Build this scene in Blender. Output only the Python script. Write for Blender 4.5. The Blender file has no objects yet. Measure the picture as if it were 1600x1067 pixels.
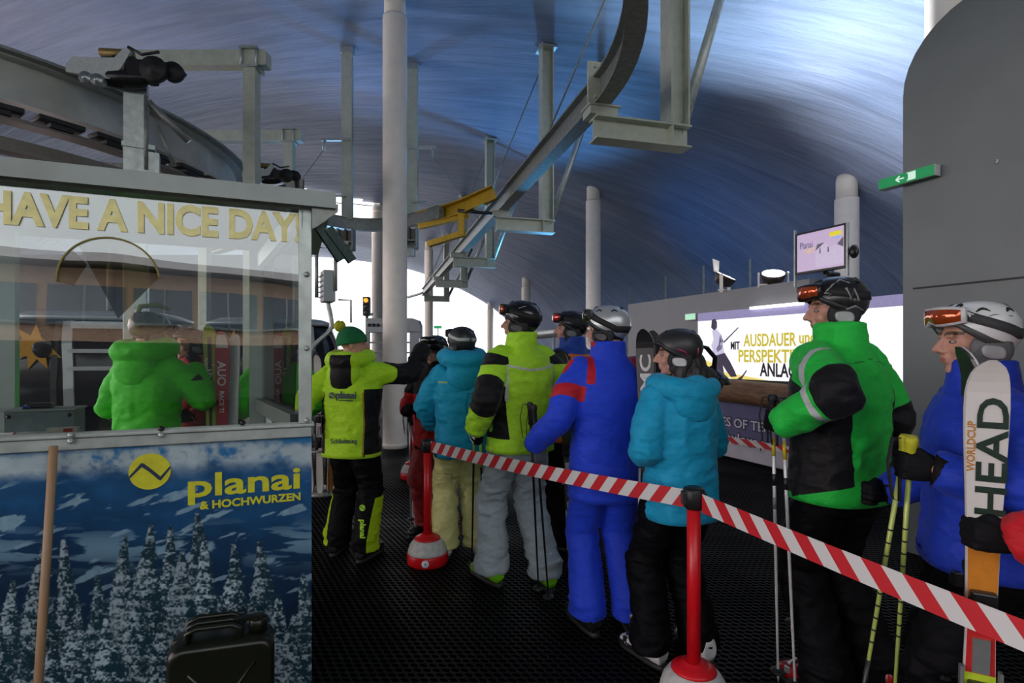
import bpy, bmesh, math, random
import numpy as np
from mathutils import Vector as V, Matrix, Euler, Quaternion
random.seed(7)
SC = bpy.context.scene
COL = SC.collection
PI = math.pi
# ------------------------------------------------------------------ camera, sky, lights, exposure
F, EYE, HOR = 844.0, 1.6, 551.0
cam_d = bpy.data.cameras.new('camera'); cam = bpy.data.objects.new('camera', cam_d); COL.objects.link(cam)
cam.location = (0, 0, EYE); cam.rotation_euler = (PI/2, 0, 0)
cam_d.sensor_width = 36; cam_d.lens = 36*F/1600; cam_d.shift_y = (HOR-533.5)/1600; cam_d.clip_end = 400; cam_d.clip_start = .05
SC.camera = cam
SC.view_settings.view_transform = 'Standard'; SC.view_settings.look = 'None'
SC.view_settings.gamma = 1; SC.view_settings.use_curve_mapping = False
SC.view_settings.exposure = 0.0
SC.cycles.use_denoising = True
SC.cycles.max_bounces = 8; SC.cycles.diffuse_bounces = 3; SC.cycles.glossy_bounces = 4; SC.cycles.transparent_max_bounces = 12
SC.cycles.sample_clamp_indirect = 6
world = bpy.data.worlds.new('overcast_sky'); SC.world = world; world.use_nodes = True
wn = world.node_tree.nodes; bgn = wn['Background']
bgn.inputs[1].default_value = 1.0
_t = world.node_tree; _tc = _t.nodes.new('ShaderNodeTexCoord'); _sx = _t.nodes.new('ShaderNodeSeparateXYZ'); _t.links.new(_tc.outputs['Generated'], _sx.inputs[0])
_mr = _t.nodes.new('ShaderNodeMapRange'); _mr.inputs[1].default_value = -.15; _mr.inputs[2].default_value = -.95; _t.links.new(_sx.outputs[0], _mr.inputs[0])
_mx = _t.nodes.new('ShaderNodeMix'); _mx.data_type = 'RGBA'; _t.links.new(_mr.outputs[0], _mx.inputs[0])      # overcast sky, brighter and warmer towards the left
_mx.inputs[6].default_value = (1.95, 2.02, 2.1, 1); _mx.inputs[7].default_value = (5.2, 4.5, 4.6, 1); _t.links.new(_mx.outputs[2], bgn.inputs[0])
CT, ST = math.cos(PI/8), math.sin(PI/8)
def UV(u, v, z=0.): return V((CT*u-ST*v, ST*u+CT*v, z))
def toUV(p): return (CT*p[0]+ST*p[1], -ST*p[0]+CT*p[1])
def P(px, py, Y): return V(((px-800)/F*Y, Y, EYE-(py-HOR)/F*Y))
VA, VB = 12.6, 7.7                       # half width and crown height of the membrane vault
def roof_z(u): return VB*math.sqrt(max(0, 1-(u/VA)**2))
def spot(name, loc, aim, energy, color, angle, blend=.8, size=.15):
    d = bpy.data.lights.new(name, 'SPOT'); d.energy = energy; d.color = color; d.spot_size = angle; d.spot_blend = blend; d.shadow_soft_size = size
    o = bpy.data.objects.new(name, d); COL.objects.link(o); o.location = loc
    o.rotation_euler = (V(aim)-V(loc)).to_track_quat('-Z', 'Y').to_euler(); return o
LAMP1 = P(1133, 432, 8.5); LAMP2 = P(1208, 428, 7.7)
spot('uplight_beam', LAMP1+V((0, -.1, .15)), (3.4, 7.0, 6.6), 1100, (.8, .9, 1), 1.6)
spot('uplight_beam', LAMP2+V((.05, -.1, .12)), (6.0, 6.6, 5.2), 1300, (.95, .95, 1), 2.1, 1.)
spot('added_blue_spot', UV(6.5, 12.9, 2.6), UV(3.6, 10.2, 7.0), 700, (.12, .5, 1), 1.6)  # this and the next two: unseen blue spots added to tint the membrane
spot('added_blue_spot', UV(7.3, 11.2, 2.4), UV(10.2, 10.0, 4.6), 110, (.06, .35, 1), 1.7, 1.)
spot('added_blue_spot', UV(1.0, 14.0, 3.6), (-2.0, 9.5, 7.6), 220, (.2, .5, 1), 2.2, 1.)
spot('added_warm_spot', (-8.6, 9.5, 2.8), (-6.0, 9.5, 7.5), 420, (1, .82, .84), 2.3, 1.)  # unseen pinkish spot added to lift the left part of the membrane
# ------------------------------------------------------------------ helpers
def tag(o, label=None, cat=None, group=None, kind=None):
    if label: o['label'] = label
    if cat: o['category'] = cat
    if group: o['group'] = group
    if kind: o['kind'] = kind
    return o
def empty(name, loc=(0, 0, 0), rz=0, label=None, cat=None, group=None):
    o = bpy.data.objects.new(name, None); COL.objects.link(o); o.location = loc; o.rotation_euler = (0, 0, rz); o.empty_display_size = .1
    return tag(o, label, cat, group)
def copy_tree(o, parent=None):
    c = o.copy(); COL.objects.link(c); c.parent = parent
    for ch in list(o.children): copy_tree(ch, c)
    return c
def s2l(c):
    if isinstance(c, str): c = tuple(int(c[i:i+2], 16)/255 for i in (0, 2, 4))
    return tuple(((x+.055)/1.055)**2.4 if x > .04045 else x/12.92 for x in c)
MATS = {}
def nn(nt, t, **kw):
    n = nt.nodes.new(t)
    for k, v in kw.items(): setattr(n, k, v)
    return n
def mat(name, col, rough=.5, metal=0., bump=.15, scale=30., var=.12, layers=(), emit=None, estr=1., coat=0., aniso=None, detail=4., spec=.5, sheen=0.):
    """procedural principled material; layers = (attribute, colour): a pattern printed or sewn on the surface, read from mesh attributes"""
    if name in MATS: return MATS[name]
    m = bpy.data.materials.new(name); MATS[name] = m; m.use_nodes = True; nt = m.node_tree; b = nt.nodes['Principled BSDF']
    if isinstance(col, str): col = s2l(col)
    tc = nn(nt, 'ShaderNodeTexCoord'); mp = nn(nt, 'ShaderNodeMapping'); nt.links.new(tc.outputs['Object'], mp.inputs[0])
    if aniso: mp.inputs['Scale'].default_value = aniso
    nz = nn(nt, 'ShaderNodeTexNoise'); nz.inputs['Scale'].default_value = scale; nz.inputs['Detail'].default_value = detail
    nt.links.new(mp.outputs[0], nz.inputs['Vector'])
    rgb = nn(nt, 'ShaderNodeRGB'); rgb.outputs[0].default_value = (*col, 1); cur = rgb.outputs[0]
    for at, c in layers:
        if isinstance(c, str): c = s2l(c)
        a = nn(nt, 'ShaderNodeAttribute', attribute_name=at); g = nn(nt, 'ShaderNodeMath', operation='GREATER_THAN'); g.inputs[1].default_value = 0
        nt.links.new(a.outputs['Fac'], g.inputs[0]); mx = nn(nt, 'ShaderNodeMix', data_type='RGBA'); nt.links.new(g.outputs[0], mx.inputs[0])
        nt.links.new(cur, mx.inputs[6]); mx.inputs[7].default_value = (*c, 1); cur = mx.outputs[2]
    mr = nn(nt, 'ShaderNodeMapRange'); mr.inputs[1].default_value = .25; mr.inputs[2].default_value = .75; mr.inputs[3].default_value = 1-var; mr.inputs[4].default_value = 1+var
    nt.links.new(nz.outputs[0], mr.inputs[0])
    mu = nn(nt, 'ShaderNodeMix', data_type='RGBA', blend_type='MULTIPLY'); mu.inputs[0].default_value = 1
    nt.links.new(cur, mu.inputs[6]); nt.links.new(mr.outputs[0], mu.inputs[7]); nt.links.new(mu.outputs[2], b.inputs['Base Color'])
    b.inputs['Roughness'].default_value = rough; b.inputs['Metallic'].default_value = metal; b.inputs['Coat Weight'].default_value = coat
    b.inputs['Specular IOR Level'].default_value = spec; b.inputs['Sheen Weight'].default_value = sheen
    if bump:
        bp = nn(nt, 'ShaderNodeBump'); bp.inputs['Strength'].default_value = bump; bp.inputs['Distance'].default_value = .02
        nt.links.new(nz.outputs[0], bp.inputs['Height']); nt.links.new(bp.outputs[0], b.inputs['Normal'])
    if emit is not None:
        if isinstance(emit, str): emit = s2l(emit)
        b.inputs['Emission Color'].default_value = (*emit, 1); b.inputs['Emission Strength'].default_value = estr
    return m
class MB:
    """collects closed shapes and links them as one mesh object"""
    def __init__(s): s.bm = bmesh.new(); s.mi = 0
    def _add(s, vs, fs, smooth=False):
        bv = [s.bm.verts.new(v) for v in vs]
        for f in fs:
            try: q = s.bm.faces.new([bv[i] for i in f]); q.material_index = s.mi; q.smooth = smooth
            except ValueError: pass
        return bv
    def box(s, c, d, R=None, bevel=0):
        c = V(c); R = R or Matrix.Identity(3)
        vs = [c+R@V((x*d[0]/2, y*d[1]/2, z*d[2]/2)) for x in (-1, 1) for y in (-1, 1) for z in (-1, 1)]
        bv = s._add(vs, [(0, 1, 3, 2), (4, 6, 7, 5), (0, 4, 5, 1), (2, 3, 7, 6), (0, 2, 6, 4), (1, 5, 7, 3)])
        if bevel:
            es = list({e for v in bv for e in v.link_edges})
            bmesh.ops.bevel(s.bm, geom=es, offset=bevel, segments=2, affect='EDGES', profile=.5)
        return s
    def rings(s, rings, cap=True, smooth=True, closed=False):
        n = len(rings[0]); vs = [p for r in rings for p in r]; fs = []
        m = len(rings)
        for i in range(m if closed else m-1):
            for j in range(n):
                a, b_ = i*n+j, i*n+(j+1) % n; c, d = ((i+1) % m)*n+(j+1) % n, ((i+1) % m)*n+j
                fs.append((a, b_, c, d))
        bv = s._add(vs, fs, smooth)
        if cap and not closed:
            for r in (list(reversed(bv[:n])), bv[-n:]):
                try: q = s.bm.faces.new(r); q.material_index = s.mi
                except ValueError: pass
        return s
    def path(s, pts, rad, n=10, cap=True, up=None, flat=1.0):
        pts = [V(p) for p in pts]
        if not isinstance(rad, (list, tuple)): rad = [rad]*len(pts)
        T = []
        for i in range(len(pts)):
            a = pts[max(0, i-1)]; b_ = pts[min(len(pts)-1, i+1)]; T.append((b_-a).normalized())
        ref = V(up) if up else (V((0, 0, 1)) if abs(T[0].z) < .9 else V((1, 0, 0)))
        R = []
        for p, t, r in zip(pts, T, rad):
            x = ref.cross(t)
            if x.length < 1e-4: x = V((1, 0, 0)).cross(t)
            x.normalize(); y = t.cross(x).normalized(); ref = y if not up else V(up)
            R.append([p+x*(r*math.cos(2*PI*k/n))+y*(r*flat*math.sin(2*PI*k/n)) for k in range(n)])
        return s.rings(R, cap)
    def tube(s, a, b_, r, r2=None, n=12): return s.path([a, b_], [r, r if r2 is None else r2], n)
    def capsule(s, a, b_, r1, r2=None, n=12, flat=1.0, up=None):
        a, b_ = V(a), V(b_); r2 = r1 if r2 is None else r2; d = (b_-a); L = d.length; d = d.normalized() if L > 1e-6 else V((0, 0, 1))
        pts, rs = [], []
        for k in range(5): t = math.radians(-88+22*k); pts.append(a+d*(r1*math.sin(t))); rs.append(r1*math.cos(t))
        for k in range(5): t = math.radians(0+22*k); pts.append(b_+d*(r2*math.sin(t))); rs.append(r2*math.cos(t))
        return s.path(pts, rs, n, flat=flat, up=up)
    def ell(s, c, r, R=None, n=16, m=10):
        c = V(c); R = R or Matrix.Identity(3); rr = []
        for i in range(m+1):
            t = -PI/2*.995+PI*.995*i/m
            rr.append([c+R@V((r[0]*math.cos(t)*math.cos(2*PI*k/n), r[1]*math.cos(t)*math.sin(2*PI*k/n), r[2]*math.sin(t))) for k in range(n)])
        return s.rings(rr)
    def lathe(s, prof, c=(0, 0, 0), R=None, n=24):
        c = V(c); R = R or Matrix.Identity(3)
        return s.rings([[c+R@V((r*math.cos(2*PI*k/n), r*math.sin(2*PI*k/n), z)) for k in range(n)] for r, z in prof])
    def prism(s, poly, o, ex, ey, ez, depth, smooth=False):
        """2D polygon in plane (o, ex, ey) extruded by depth along ez"""
        o, ex, ey, ez = V(o), V(ex), V(ey), V(ez); n = len(poly)
        a = [o+ex*x+ey*y for x, y in poly]; b_ = [p+ez*depth for p in a]
        bv = s._add(a+b_, [(i, (i+1) % n, n+(i+1) % n, n+i) for i in range(n)], smooth)
        for r in (list(reversed(bv[:n])), bv[n:]):
            q = s.bm.faces.new(r); q.material_index = s.mi
        return s
    def beam(s, pts, prof, up=(0, 0, 1), side=None):
        """sweep a 2D profile (x sideways, y up) along points"""
        pts = [V(p) for p in pts]; up = V(up); R = []
        for i, p in enumerate(pts):
            t = (pts[min(len(pts)-1, i+1)]-pts[max(0, i-1)]).normalized()
            x = t.cross(up).normalized(); y = x.cross(t).normalized()
            R.append([p+x*a+y*b_ for a, b_ in prof])
        return s.rings(R, True, False)
    def build(s, name, m=None, parent=None, smooth=None):
        bmesh.ops.recalc_face_normals(s.bm, faces=s.bm.faces)
        me = bpy.data.meshes.new(name); s.bm.to_mesh(me); s.bm.free()
        for x in (m if isinstance(m, (list, tuple)) else [m]):
            if x: me.materials.append(x)
        if smooth is not None: me.polygons.foreach_set('use_smooth', [smooth]*len(me.polygons))
        o = bpy.data.objects.new(name, me); COL.objects.link(o); o.parent = parent; return o
def iprof(h, w, tf=.02, tw=.014, y0=0):
    """I section outline, y from y0 to y0+h"""
    a, b_ = w/2, tw/2; t = y0+h
    return [(-a, y0), (a, y0), (a, y0+tf), (b_, y0+tf), (b_, t-tf), (a, t-tf), (a, t), (-a, t), (-a, t-tf), (-b_, t-tf), (-b_, y0+tf), (-a, y0+tf)]
def cprof(h, w, t=.012, y0=0):
    a = w/2; return [(-a, y0), (a, y0), (a, y0+t), (-a+t, y0+t), (-a+t, y0+h-t), (a, y0+h-t), (a, y0+h), (-a, y0+h)]
def text(name, body, size, o, ex, ey, m, parent=None, extrude=.0015, bold=0., align='CENTER', squeeze=1., shear=0., fit=None):
    """lettering as a thin raised mesh lying in the plane (o, ex, ey)"""
    c = bpy.data.curves.new(name, 'FONT'); c.body = body; c.size = size; c.extrude = extrude; c.offset = bold; c.align_x = align; c.align_y = 'BOTTOM_BASELINE'; c.resolution_u = 3; c.shear = shear
    t = bpy.data.objects.new(name, c); COL.objects.link(t); bpy.context.view_layer.update()
    me = bpy.data.meshes.new_from_object(t.evaluated_get(bpy.context.evaluated_depsgraph_get()))
    bpy.data.objects.remove(t); bpy.data.curves.remove(c); me.name = name
    if fit: xs = mverts(me)[:, 0]; squeeze = fit/(xs.max()-xs.min())
    ex, ey = V(ex).normalized(), V(ey).normalized(); ez = ex.cross(ey).normalized()
    M = Matrix((ex*squeeze, ey, ez)).transposed().to_4x4(); M.translation = V(o); me.transform(M)
    me.materials.clear(); me.materials.append(m)
    ob = bpy.data.objects.new(name, me); COL.objects.link(ob); ob.parent = parent; return ob
def rotz(a): return Matrix.Rotation(a, 3, 'Z')
# numpy noise
def _hash(ix, iy, iz):
    h = (ix*374761393 + iy*668265263 + iz*2147483647*0 + iz*1274126177) & 0xffffffff
    h = ((h ^ (h >> 13))*1274126177) & 0xffffffff
    return ((h ^ (h >> 16)) & 0xffff)/65535.
def noise3(p):
    p = np.asarray(p, float); i = np.floor(p).astype(np.int64); f = p-i; f = f*f*(3-2*f); r = 0
    for dx in (0, 1):
        for dy in (0, 1):
            for dz in (0, 1):
                w = (f[:, 0] if dx else 1-f[:, 0])*(f[:, 1] if dy else 1-f[:, 1])*(f[:, 2] if dz else 1-f[:, 2])
                r = r+w*_hash(i[:, 0]+dx, i[:, 1]+dy, i[:, 2]+dz)
    return r
def fbm(p, o=4):
    p = np.asarray(p, float); r = 0; a = .5
    for _ in range(o): r = r+a*noise3(p); p = p*2.03+17.3; a *= .5
    return r
def remesh(bm, voxel, smooth=3, name='m'):
    bmesh.ops.recalc_face_normals(bm, faces=bm.faces)
    me = bpy.data.meshes.new(name); bm.to_mesh(me); bm.free()
    o = bpy.data.objects.new('tmp', me); COL.objects.link(o)
    r = o.modifiers.new('r', 'REMESH'); r.mode = 'VOXEL'; r.voxel_size = voxel
    if smooth: q = o.modifiers.new('s', 'SMOOTH'); q.factor = .5; q.iterations = smooth
    bpy.context.view_layer.update()
    out = bpy.data.meshes.new_from_object(o.evaluated_get(bpy.context.evaluated_depsgraph_get())); out.name = name
    bpy.data.objects.remove(o); bpy.data.meshes.remove(me)
    out.polygons.foreach_set('use_smooth', [True]*len(out.polygons)); return out
def mverts(me):
    a = np.empty(len(me.vertices)*3); me.vertices.foreach_get('co', a); return a.reshape(-1, 3)
def mnorms(me):
    a = np.empty(len(me.vertices)*3); me.vertices.foreach_get('normal', a); return a.reshape(-1, 3)
def setattr_f(me, name, vals):
    at = me.attributes.new(name, 'FLOAT', 'POINT'); at.data.foreach_set('value', np.ascontiguousarray(vals, dtype=np.float32))
# common materials
steel = mat('galvanised_steel', 'b3bab4', .42, .6, .08, 14, .22)
steel_dark = mat('weathered_steel', '8b8f88', .5, .5, .1, 18, .25)
beam_paint = mat('greenish_grey_paint', 'b7bdac', .5, .2, .05, 10, .12)
alu = mat('brushed_aluminium', 'b4bbb9', .35, .8, .05, 30, .1)
black_rubber = mat('black_rubber', (.012, .012, .012), .6, 0, .2, 40)
black_plastic = mat('black_plastic', (.012, .012, .013), .32, 0, .04, 30)
white_paint = mat('white_paint', 'f1eadc', .55, 0, .04, 6, .05)
red_plastic = mat('red_plastic', (.52, .008, .01), .42, 0, .08, 12, .15)
# ------------------------------------------------------------------ the setting
def grid_mesh(name, nu, nv, fn, m, keep=lambda i, j: True, smooth=True, attrs=None):
    vs = [fn(i/nu, j/nv) for j in range(nv+1) for i in range(nu+1)]
    fs = [(j*(nu+1)+i, j*(nu+1)+i+1, (j+1)*(nu+1)+i+1, (j+1)*(nu+1)+i) for j in range(nv) for i in range(nu) if keep(i, j)]
    me = bpy.data.meshes.new(name); me.from_pydata(vs, [], fs); me.materials.append(m)
    me.polygons.foreach_set('use_smooth', [smooth]*len(me.polygons))
    o = bpy.data.objects.new(name, me); COL.objects.link(o); return o
# floor: black ring mats
def floor_material():
    m = bpy.data.materials.new('black_ring_matting'); m.use_nodes = True; nt = m.node_tree; b = nt.nodes['Principled BSDF']
    tc = nn(nt, 'ShaderNodeTexCoord'); vo = nn(nt, 'ShaderNodeTexVoronoi', feature='F1'); vo.inputs['Scale'].default_value = 21; vo.inputs['Randomness'].default_value = 0.0
    # hexagonal packing of the holes: shear the lattice
    sx = nn(nt, 'ShaderNodeSeparateXYZ'); cx = nn(nt, 'ShaderNodeCombineXYZ'); nt.links.new(tc.outputs['Object'], sx.inputs[0])
    m1 = nn(nt, 'ShaderNodeMath', operation='MULTIPLY'); m1.inputs[1].default_value = 1.1547; nt.links.new(sx.outputs[1], m1.inputs[0])
    m2 = nn(nt, 'ShaderNodeMath', operation='MULTIPLY'); m2.inputs[1].default_value = .57735; nt.links.new(sx.outputs[1], m2.inputs[0])
    a1 = nn(nt, 'ShaderNodeMath', operation='ADD'); nt.links.new(sx.outputs[0], a1.inputs[0]); nt.links.new(m2.outputs[0], a1.inputs[1])
    nt.links.new(a1.outputs[0], cx.inputs[0]); nt.links.new(m1.outputs[0], cx.inputs[1]); nt.links.new(cx.outputs[0], vo.inputs['Vector'])
    st = nn(nt, 'ShaderNodeMapRange'); st.inputs[1].default_value = .36; st.inputs[2].default_value = .44; nt.links.new(vo.outputs['Distance'], st.inputs[0])
    mx = nn(nt, 'ShaderNodeMix', data_type='RGBA'); nt.links.new(st.outputs[0], mx.inputs[0]); mx.inputs[6].default_value = (.0012, .0012, .0012, 1); mx.inputs[7].default_value = (.008, .0078, .008, 1)
    nt.links.new(mx.outputs[2], b.inputs['Base Color'])
    nz = nn(nt, 'ShaderNodeTexNoise'); nz.inputs['Scale'].default_value = .9; nz.inputs['Detail'].default_value = 5
    nt.links.new(tc.outputs['Object'], nz.inputs['Vector'])
    rr = nn(nt, 'ShaderNodeMapRange'); rr.inputs[1].default_value = .35; rr.inputs[2].default_value = .65; rr.inputs[3].default_value = .42; rr.inputs[4].default_value = .75
    nt.links.new(nz.outputs[0], rr.inputs[0]); nt.links.new(rr.outputs[0], b.inputs['Roughness'])
    sp = nn(nt, 'ShaderNodeMath', operation='MULTIPLY'); sp.inputs[1].default_value = .15; nt.links.new(st.outputs[0], sp.inputs[0]); nt.links.new(sp.outputs[0], b.inputs['Specular IOR Level'])
    bp = nn(nt, 'ShaderNodeBump'); bp.inputs['Strength'].default_value = .6; bp.inputs['Distance'].default_value = .012
    nt.links.new(st.outputs[0], bp.inputs['Height']); nt.links.new(bp.outputs[0], b.inputs['Normal']); return m
fb = MB(); fb.prism([(-13, -22), (13.5, -22), (13.5, 40), (-13, 40)], (0, 0, -.1), UV(1, 0), UV(0, 1), (0, 0, 1), .1)
o = fb.build('floor', floor_material()); tag(o, kind='structure')
snow = mat('snow', (.86, .88, .92), .9, 0, .5, .6, .05)
def ground(name, poly):
    g = MB(); g.prism(poly, (0, 0, -.45), UV(1, 0), UV(0, 1), (0, 0, 1), .3)
    return tag(g.build(name, snow), kind='structure')
ground('snow_ground', [(-120, -80), (120, -80), (120, 160), (-120, 160)])
# snow slope rising beyond the far portal
hb = grid_mesh('snow_slope', 30, 16, lambda a, b: UV(-50+130*a, 46+75*b, -.3+15*b**1.15+1.2*math.sin(a*19+b*5)*b), snow); tag(hb, kind='structure')
# membrane roof
def membrane():
    m = bpy.data.materials.new('blue_roof_membrane'); m.use_nodes = True; nt = m.node_tree; b = nt.nodes['Principled BSDF']
    tc = nn(nt, 'ShaderNodeTexCoord'); mp = nn(nt, 'ShaderNodeMapping'); nt.links.new(tc.outputs['Generated'], mp.inputs[0]); 
    mp.inputs['Scale'].default_value = (1, 1, 1)
    uvm = nn(nt, 'ShaderNodeUVMap', uv_map='UVMap')
    mp2 = nn(nt, 'ShaderNodeMapping'); nt.links.new(uvm.outputs[0], mp2.inputs[0]); mp2.inputs['Rotation'].default_value = (0, 0, .577)
    mp3 = nn(nt, 'ShaderNodeMapping'); nt.links.new(mp2.outputs[0], mp3.inputs[0]); mp3.inputs['Scale'].default_value = (.3, 3.0, 1); mp2 = mp3
    nz = nn(nt, 'ShaderNodeTexNoise'); nz.inputs['Scale'].default_value = 1.6; nz.inputs['Detail'].default_value = 7; nz.inputs['Roughness'].default_value = .65; nz.inputs['Distortion'].default_value = .4
    nt.links.new(mp2.outputs[0], nz.inputs['Vector'])
    n2 = nn(nt, 'ShaderNodeTexNoise'); n2.inputs['Scale'].default_value = .22; n2.inputs['Detail'].default_value = 3; nt.links.new(uvm.outputs[0], n2.inputs['Vector'])
    cr = nn(nt, 'ShaderNodeValToRGB'); cr.color_ramp.elements[0].position = .38; cr.color_ramp.elements[1].position = .62
    cr.color_ramp.elements[0].color = (.13, .20, .32, 1); cr.color_ramp.elements[1].color = (.23, .275, .39, 1); nt.links.new(n2.outputs[0], cr.inputs[0])
    mr = nn(nt, 'ShaderNodeMapRange'); mr.inputs[1].default_value = .3; mr.inputs[2].default_value = .7; mr.inputs[3].default_value = .78; mr.inputs[4].default_value = 1.22; nt.links.new(nz.outputs[0], mr.inputs[0])
    mu = nn(nt, 'ShaderNodeMix', data_type='RGBA', blend_type='MULTIPLY'); mu.inputs[0].default_value = 1; nt.links.new(cr.outputs[0], mu.inputs[6]); nt.links.new(mr.outputs[0], mu.inputs[7])
    nt.links.new(mu.outputs[2], b.inputs['Base Color']); b.inputs['Roughness'].default_value = .48; b.inputs['Specular IOR Level'].default_value = .35
    bp = nn(nt, 'ShaderNodeBump'); bp.inputs['Strength'].default_value = .55; bp.inputs['Distance'].default_value = .12; nt.links.new(nz.outputs[0], bp.inputs['Height']); nt.links.new(bp.outputs[0], b.inputs['Normal'])
    return m
NU, NV = 90, 110; T0, T1 = 0.0, math.acos(-9.3/VA)
V0, V1 = -7.0, 37.5
def roof_pt(a, b):
    t = T0+(T1-T0)*a; u = VA*math.cos(t); v = V0+(V1-.86*max(u, -2)-V0)*b
    sag = .035*math.sin(v*1.43)*math.sin(t)+.04*math.sin(v*.5+u*.4)
    return UV(u, v, VB*math.sin(t)+sag)
def hole_uv(i, j):
    p = roof_pt((i+.5)/NU, (j+.5)/NV); u, v = toUV(p); return u, v
def keep(i, j):
    u, v = hole_uv(i, j); return not (-3.2 < u < 4.0 and 21.2 < v < 25.6)
roof = grid_mesh('ceiling', NU, NV, roof_pt, membrane(), keep); tag(roof, kind='structure')
uvl = roof.data.uv_layers.new(name='UVMap'); vv = [toUV(v.co) for v in roof.data.vertices]
for lp in roof.data.loops: uvl.data[lp.index].uv = vv[lp.vertex_index]
sol = roof.modifiers.new('thickness', 'SOLIDIFY'); sol.thickness = .06; sol.offset = 1
# seams of the membrane
sm = mat('membrane_seam', (.05, .06, .09), .6, 0, .1, 8)
for k, vs in enumerate((6.2, 10.6, 15.0, 19.4, 23.8)):
    sb = MB(); pts = []
    for q in range(40):
        t = .35+(T1-.4)*q/39; u = VA*math.cos(t); v = vs-.6*u
        pts.append(UV(u, v, VB*math.sin(t)+.035*math.sin(v*1.43)*math.sin(t)+.04*math.sin(v*.5+u*.4)-.02))
    sb.path(pts, .05, 6, flat=.35); tag(sb.build('trim_%d' % (k+1), sm), kind='structure')
# grey partition on the right with the rounded top corner
pw = mat('grey_partition_paint', '6f7675', .55, 0, .04, 2.5, .08)
wl = MB(); r = .55; v0, ht = 2.83, 4.22
poly = [(v0, 0), (v0, ht-r)]+[(v0+r-r*math.cos(a*PI/16), ht-r+r*math.sin(a*PI/16)) for a in range(1, 9)]+[(v0+.6, ht+.0)]
poly = [(x, y) for x, y in poly]
poly = [(v0-0, 0)]+[(v0+.0, ht-r)]+[(v0-r+r*math.cos(a*PI/16), ht-r+r*math.sin(a*PI/16)) for a in range(1, 9)]+[(-6, ht), (-6, 0)]
wl.prism(poly, UV(4.6, 0, 0), UV(0, 1), (0, 0, 1), UV(1, 0), .16)
tag(wl.build('wall_right', pw), kind='structure')
gl = MB(); gl.box(UV(4.594, -.5, 2.11), (.008, 6.5, .012), rotz(PI/8)); tag(gl.build('trim_6', mat('joint', (.03, .03, .03), .8)), kind='structure')
# grey ad wall further back
aw = MB(); aw.prism([(5.0, 0), (9.05, 0), (9.05, 2.56), (5.0, 2.56)], UV(6.25, 0), UV(0, 1), (0, 0, 1), UV(1, 0), .5)
tag(aw.build('wall_advert', mat('light_grey_paint', '8a8c8c', .5, 0, .04, 3, .06)), kind='structure')
# building outside behind the viewer (seen in the booth glass)
def facade():
    t = empty('chalet_hotel', (-3.5, -19, -.15), 0, 'long timber-clad building mirrored in the booth window', 'building')
    wood = mat('larch_boards', (.55, .36, .24), .7, 0, .2, 3, .25, aniso=(1, 1, 14)); gls = mat('dark_window_glass', (.12, .16, .20), .25, 0, 0, spec=.3)
    b = MB(); b.box((0, 0, 2.15), (34, 6, 4.3)); b.build('wall', wood, t)
    r = MB(); r.box((0, .2, 4.55), (36, 7, .25)); r.build('roof', mat('snowy_roof', (.75, .72, .72), .8), t)
    q = MB(); q.box((0, 3.05, 1.05), (34, .1, 2.1)); q.build('plinth', mat('dark_plinth', (.02, .02, .022), .7), t)
    for z, h in ((3.2, 1.15),):
        for k in range(-8, 9):
            w = MB(); w.box((k*2., 3.02, z), (1.75, .1, h)); f = w.build('window', gls, t)
            q = MB(); q.box((k*2.-.02, 3.08, z), (.06, .04, h)); q.box((k*2., 3.08, z-h/2), (1.85, .05, .07)); q.build('window_bar', alu, f)
facade()
wl = MB(); wl.box((-12.4, 15.6, 2.2), (11.6, .3, 4.4)); tag(wl.build('blocking_wall_left', mat('dark_blocking_wall', (.05, .055, .06), .7, 0, .1, 2)), kind='structure')  # dark wall added to shut off the bright opening behind the booth glass
# ------------------------------------------------------------------ columns
def column(px, Y, dia, label, top=None, bulge=False):
    X = (px-800)/F*Y; u, v = toUV((X, Y)); zt = top or roof_z(u)
    t = empty('support_column', (X, Y, 0), 0, label, 'column', 'white round roof columns'); r = dia/2
    b = MB(); b.lathe([(r*.98, 0), (r, .06), (r, zt-.42), (r*.99, zt-.38)], n=32); b.build('shaft', white_paint, t)
    b = MB(); b.lathe([(r*.88, zt-.40), (r*.88, zt-.03), (r*.8, zt+.06)], n=32); b.build('collar', white_paint, t)
    if bulge:
        b = MB(); b.lathe([(r*.5, 0), (r*1.0, .02), (r*1.02, .06), (r*.99, .1)], n=32); b.build('foot_ring', white_paint, t)
    return t
column(617, 9.12, .405, 'thick white column in the middle, behind the guide in lime', bulge=True)
column(927, 14.7, .4, 'white column rising behind the silver helmet')
column(1323, 10.2, .41, 'white column behind the hanging television')
column(1483, 5.75, .42, 'white column standing behind the top edge of grey partition')
column(822, 24, .4, 'slim far white column just left of the silver helmet skier')
column(766, 30, .36, 'small far white column beside the black helmet of the lime skier')
column(670, 25.2, .4, 'far white column right of the thick middle column')
column(590, 21, .45, 'far white column partly hidden left of the thick middle column')
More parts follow.
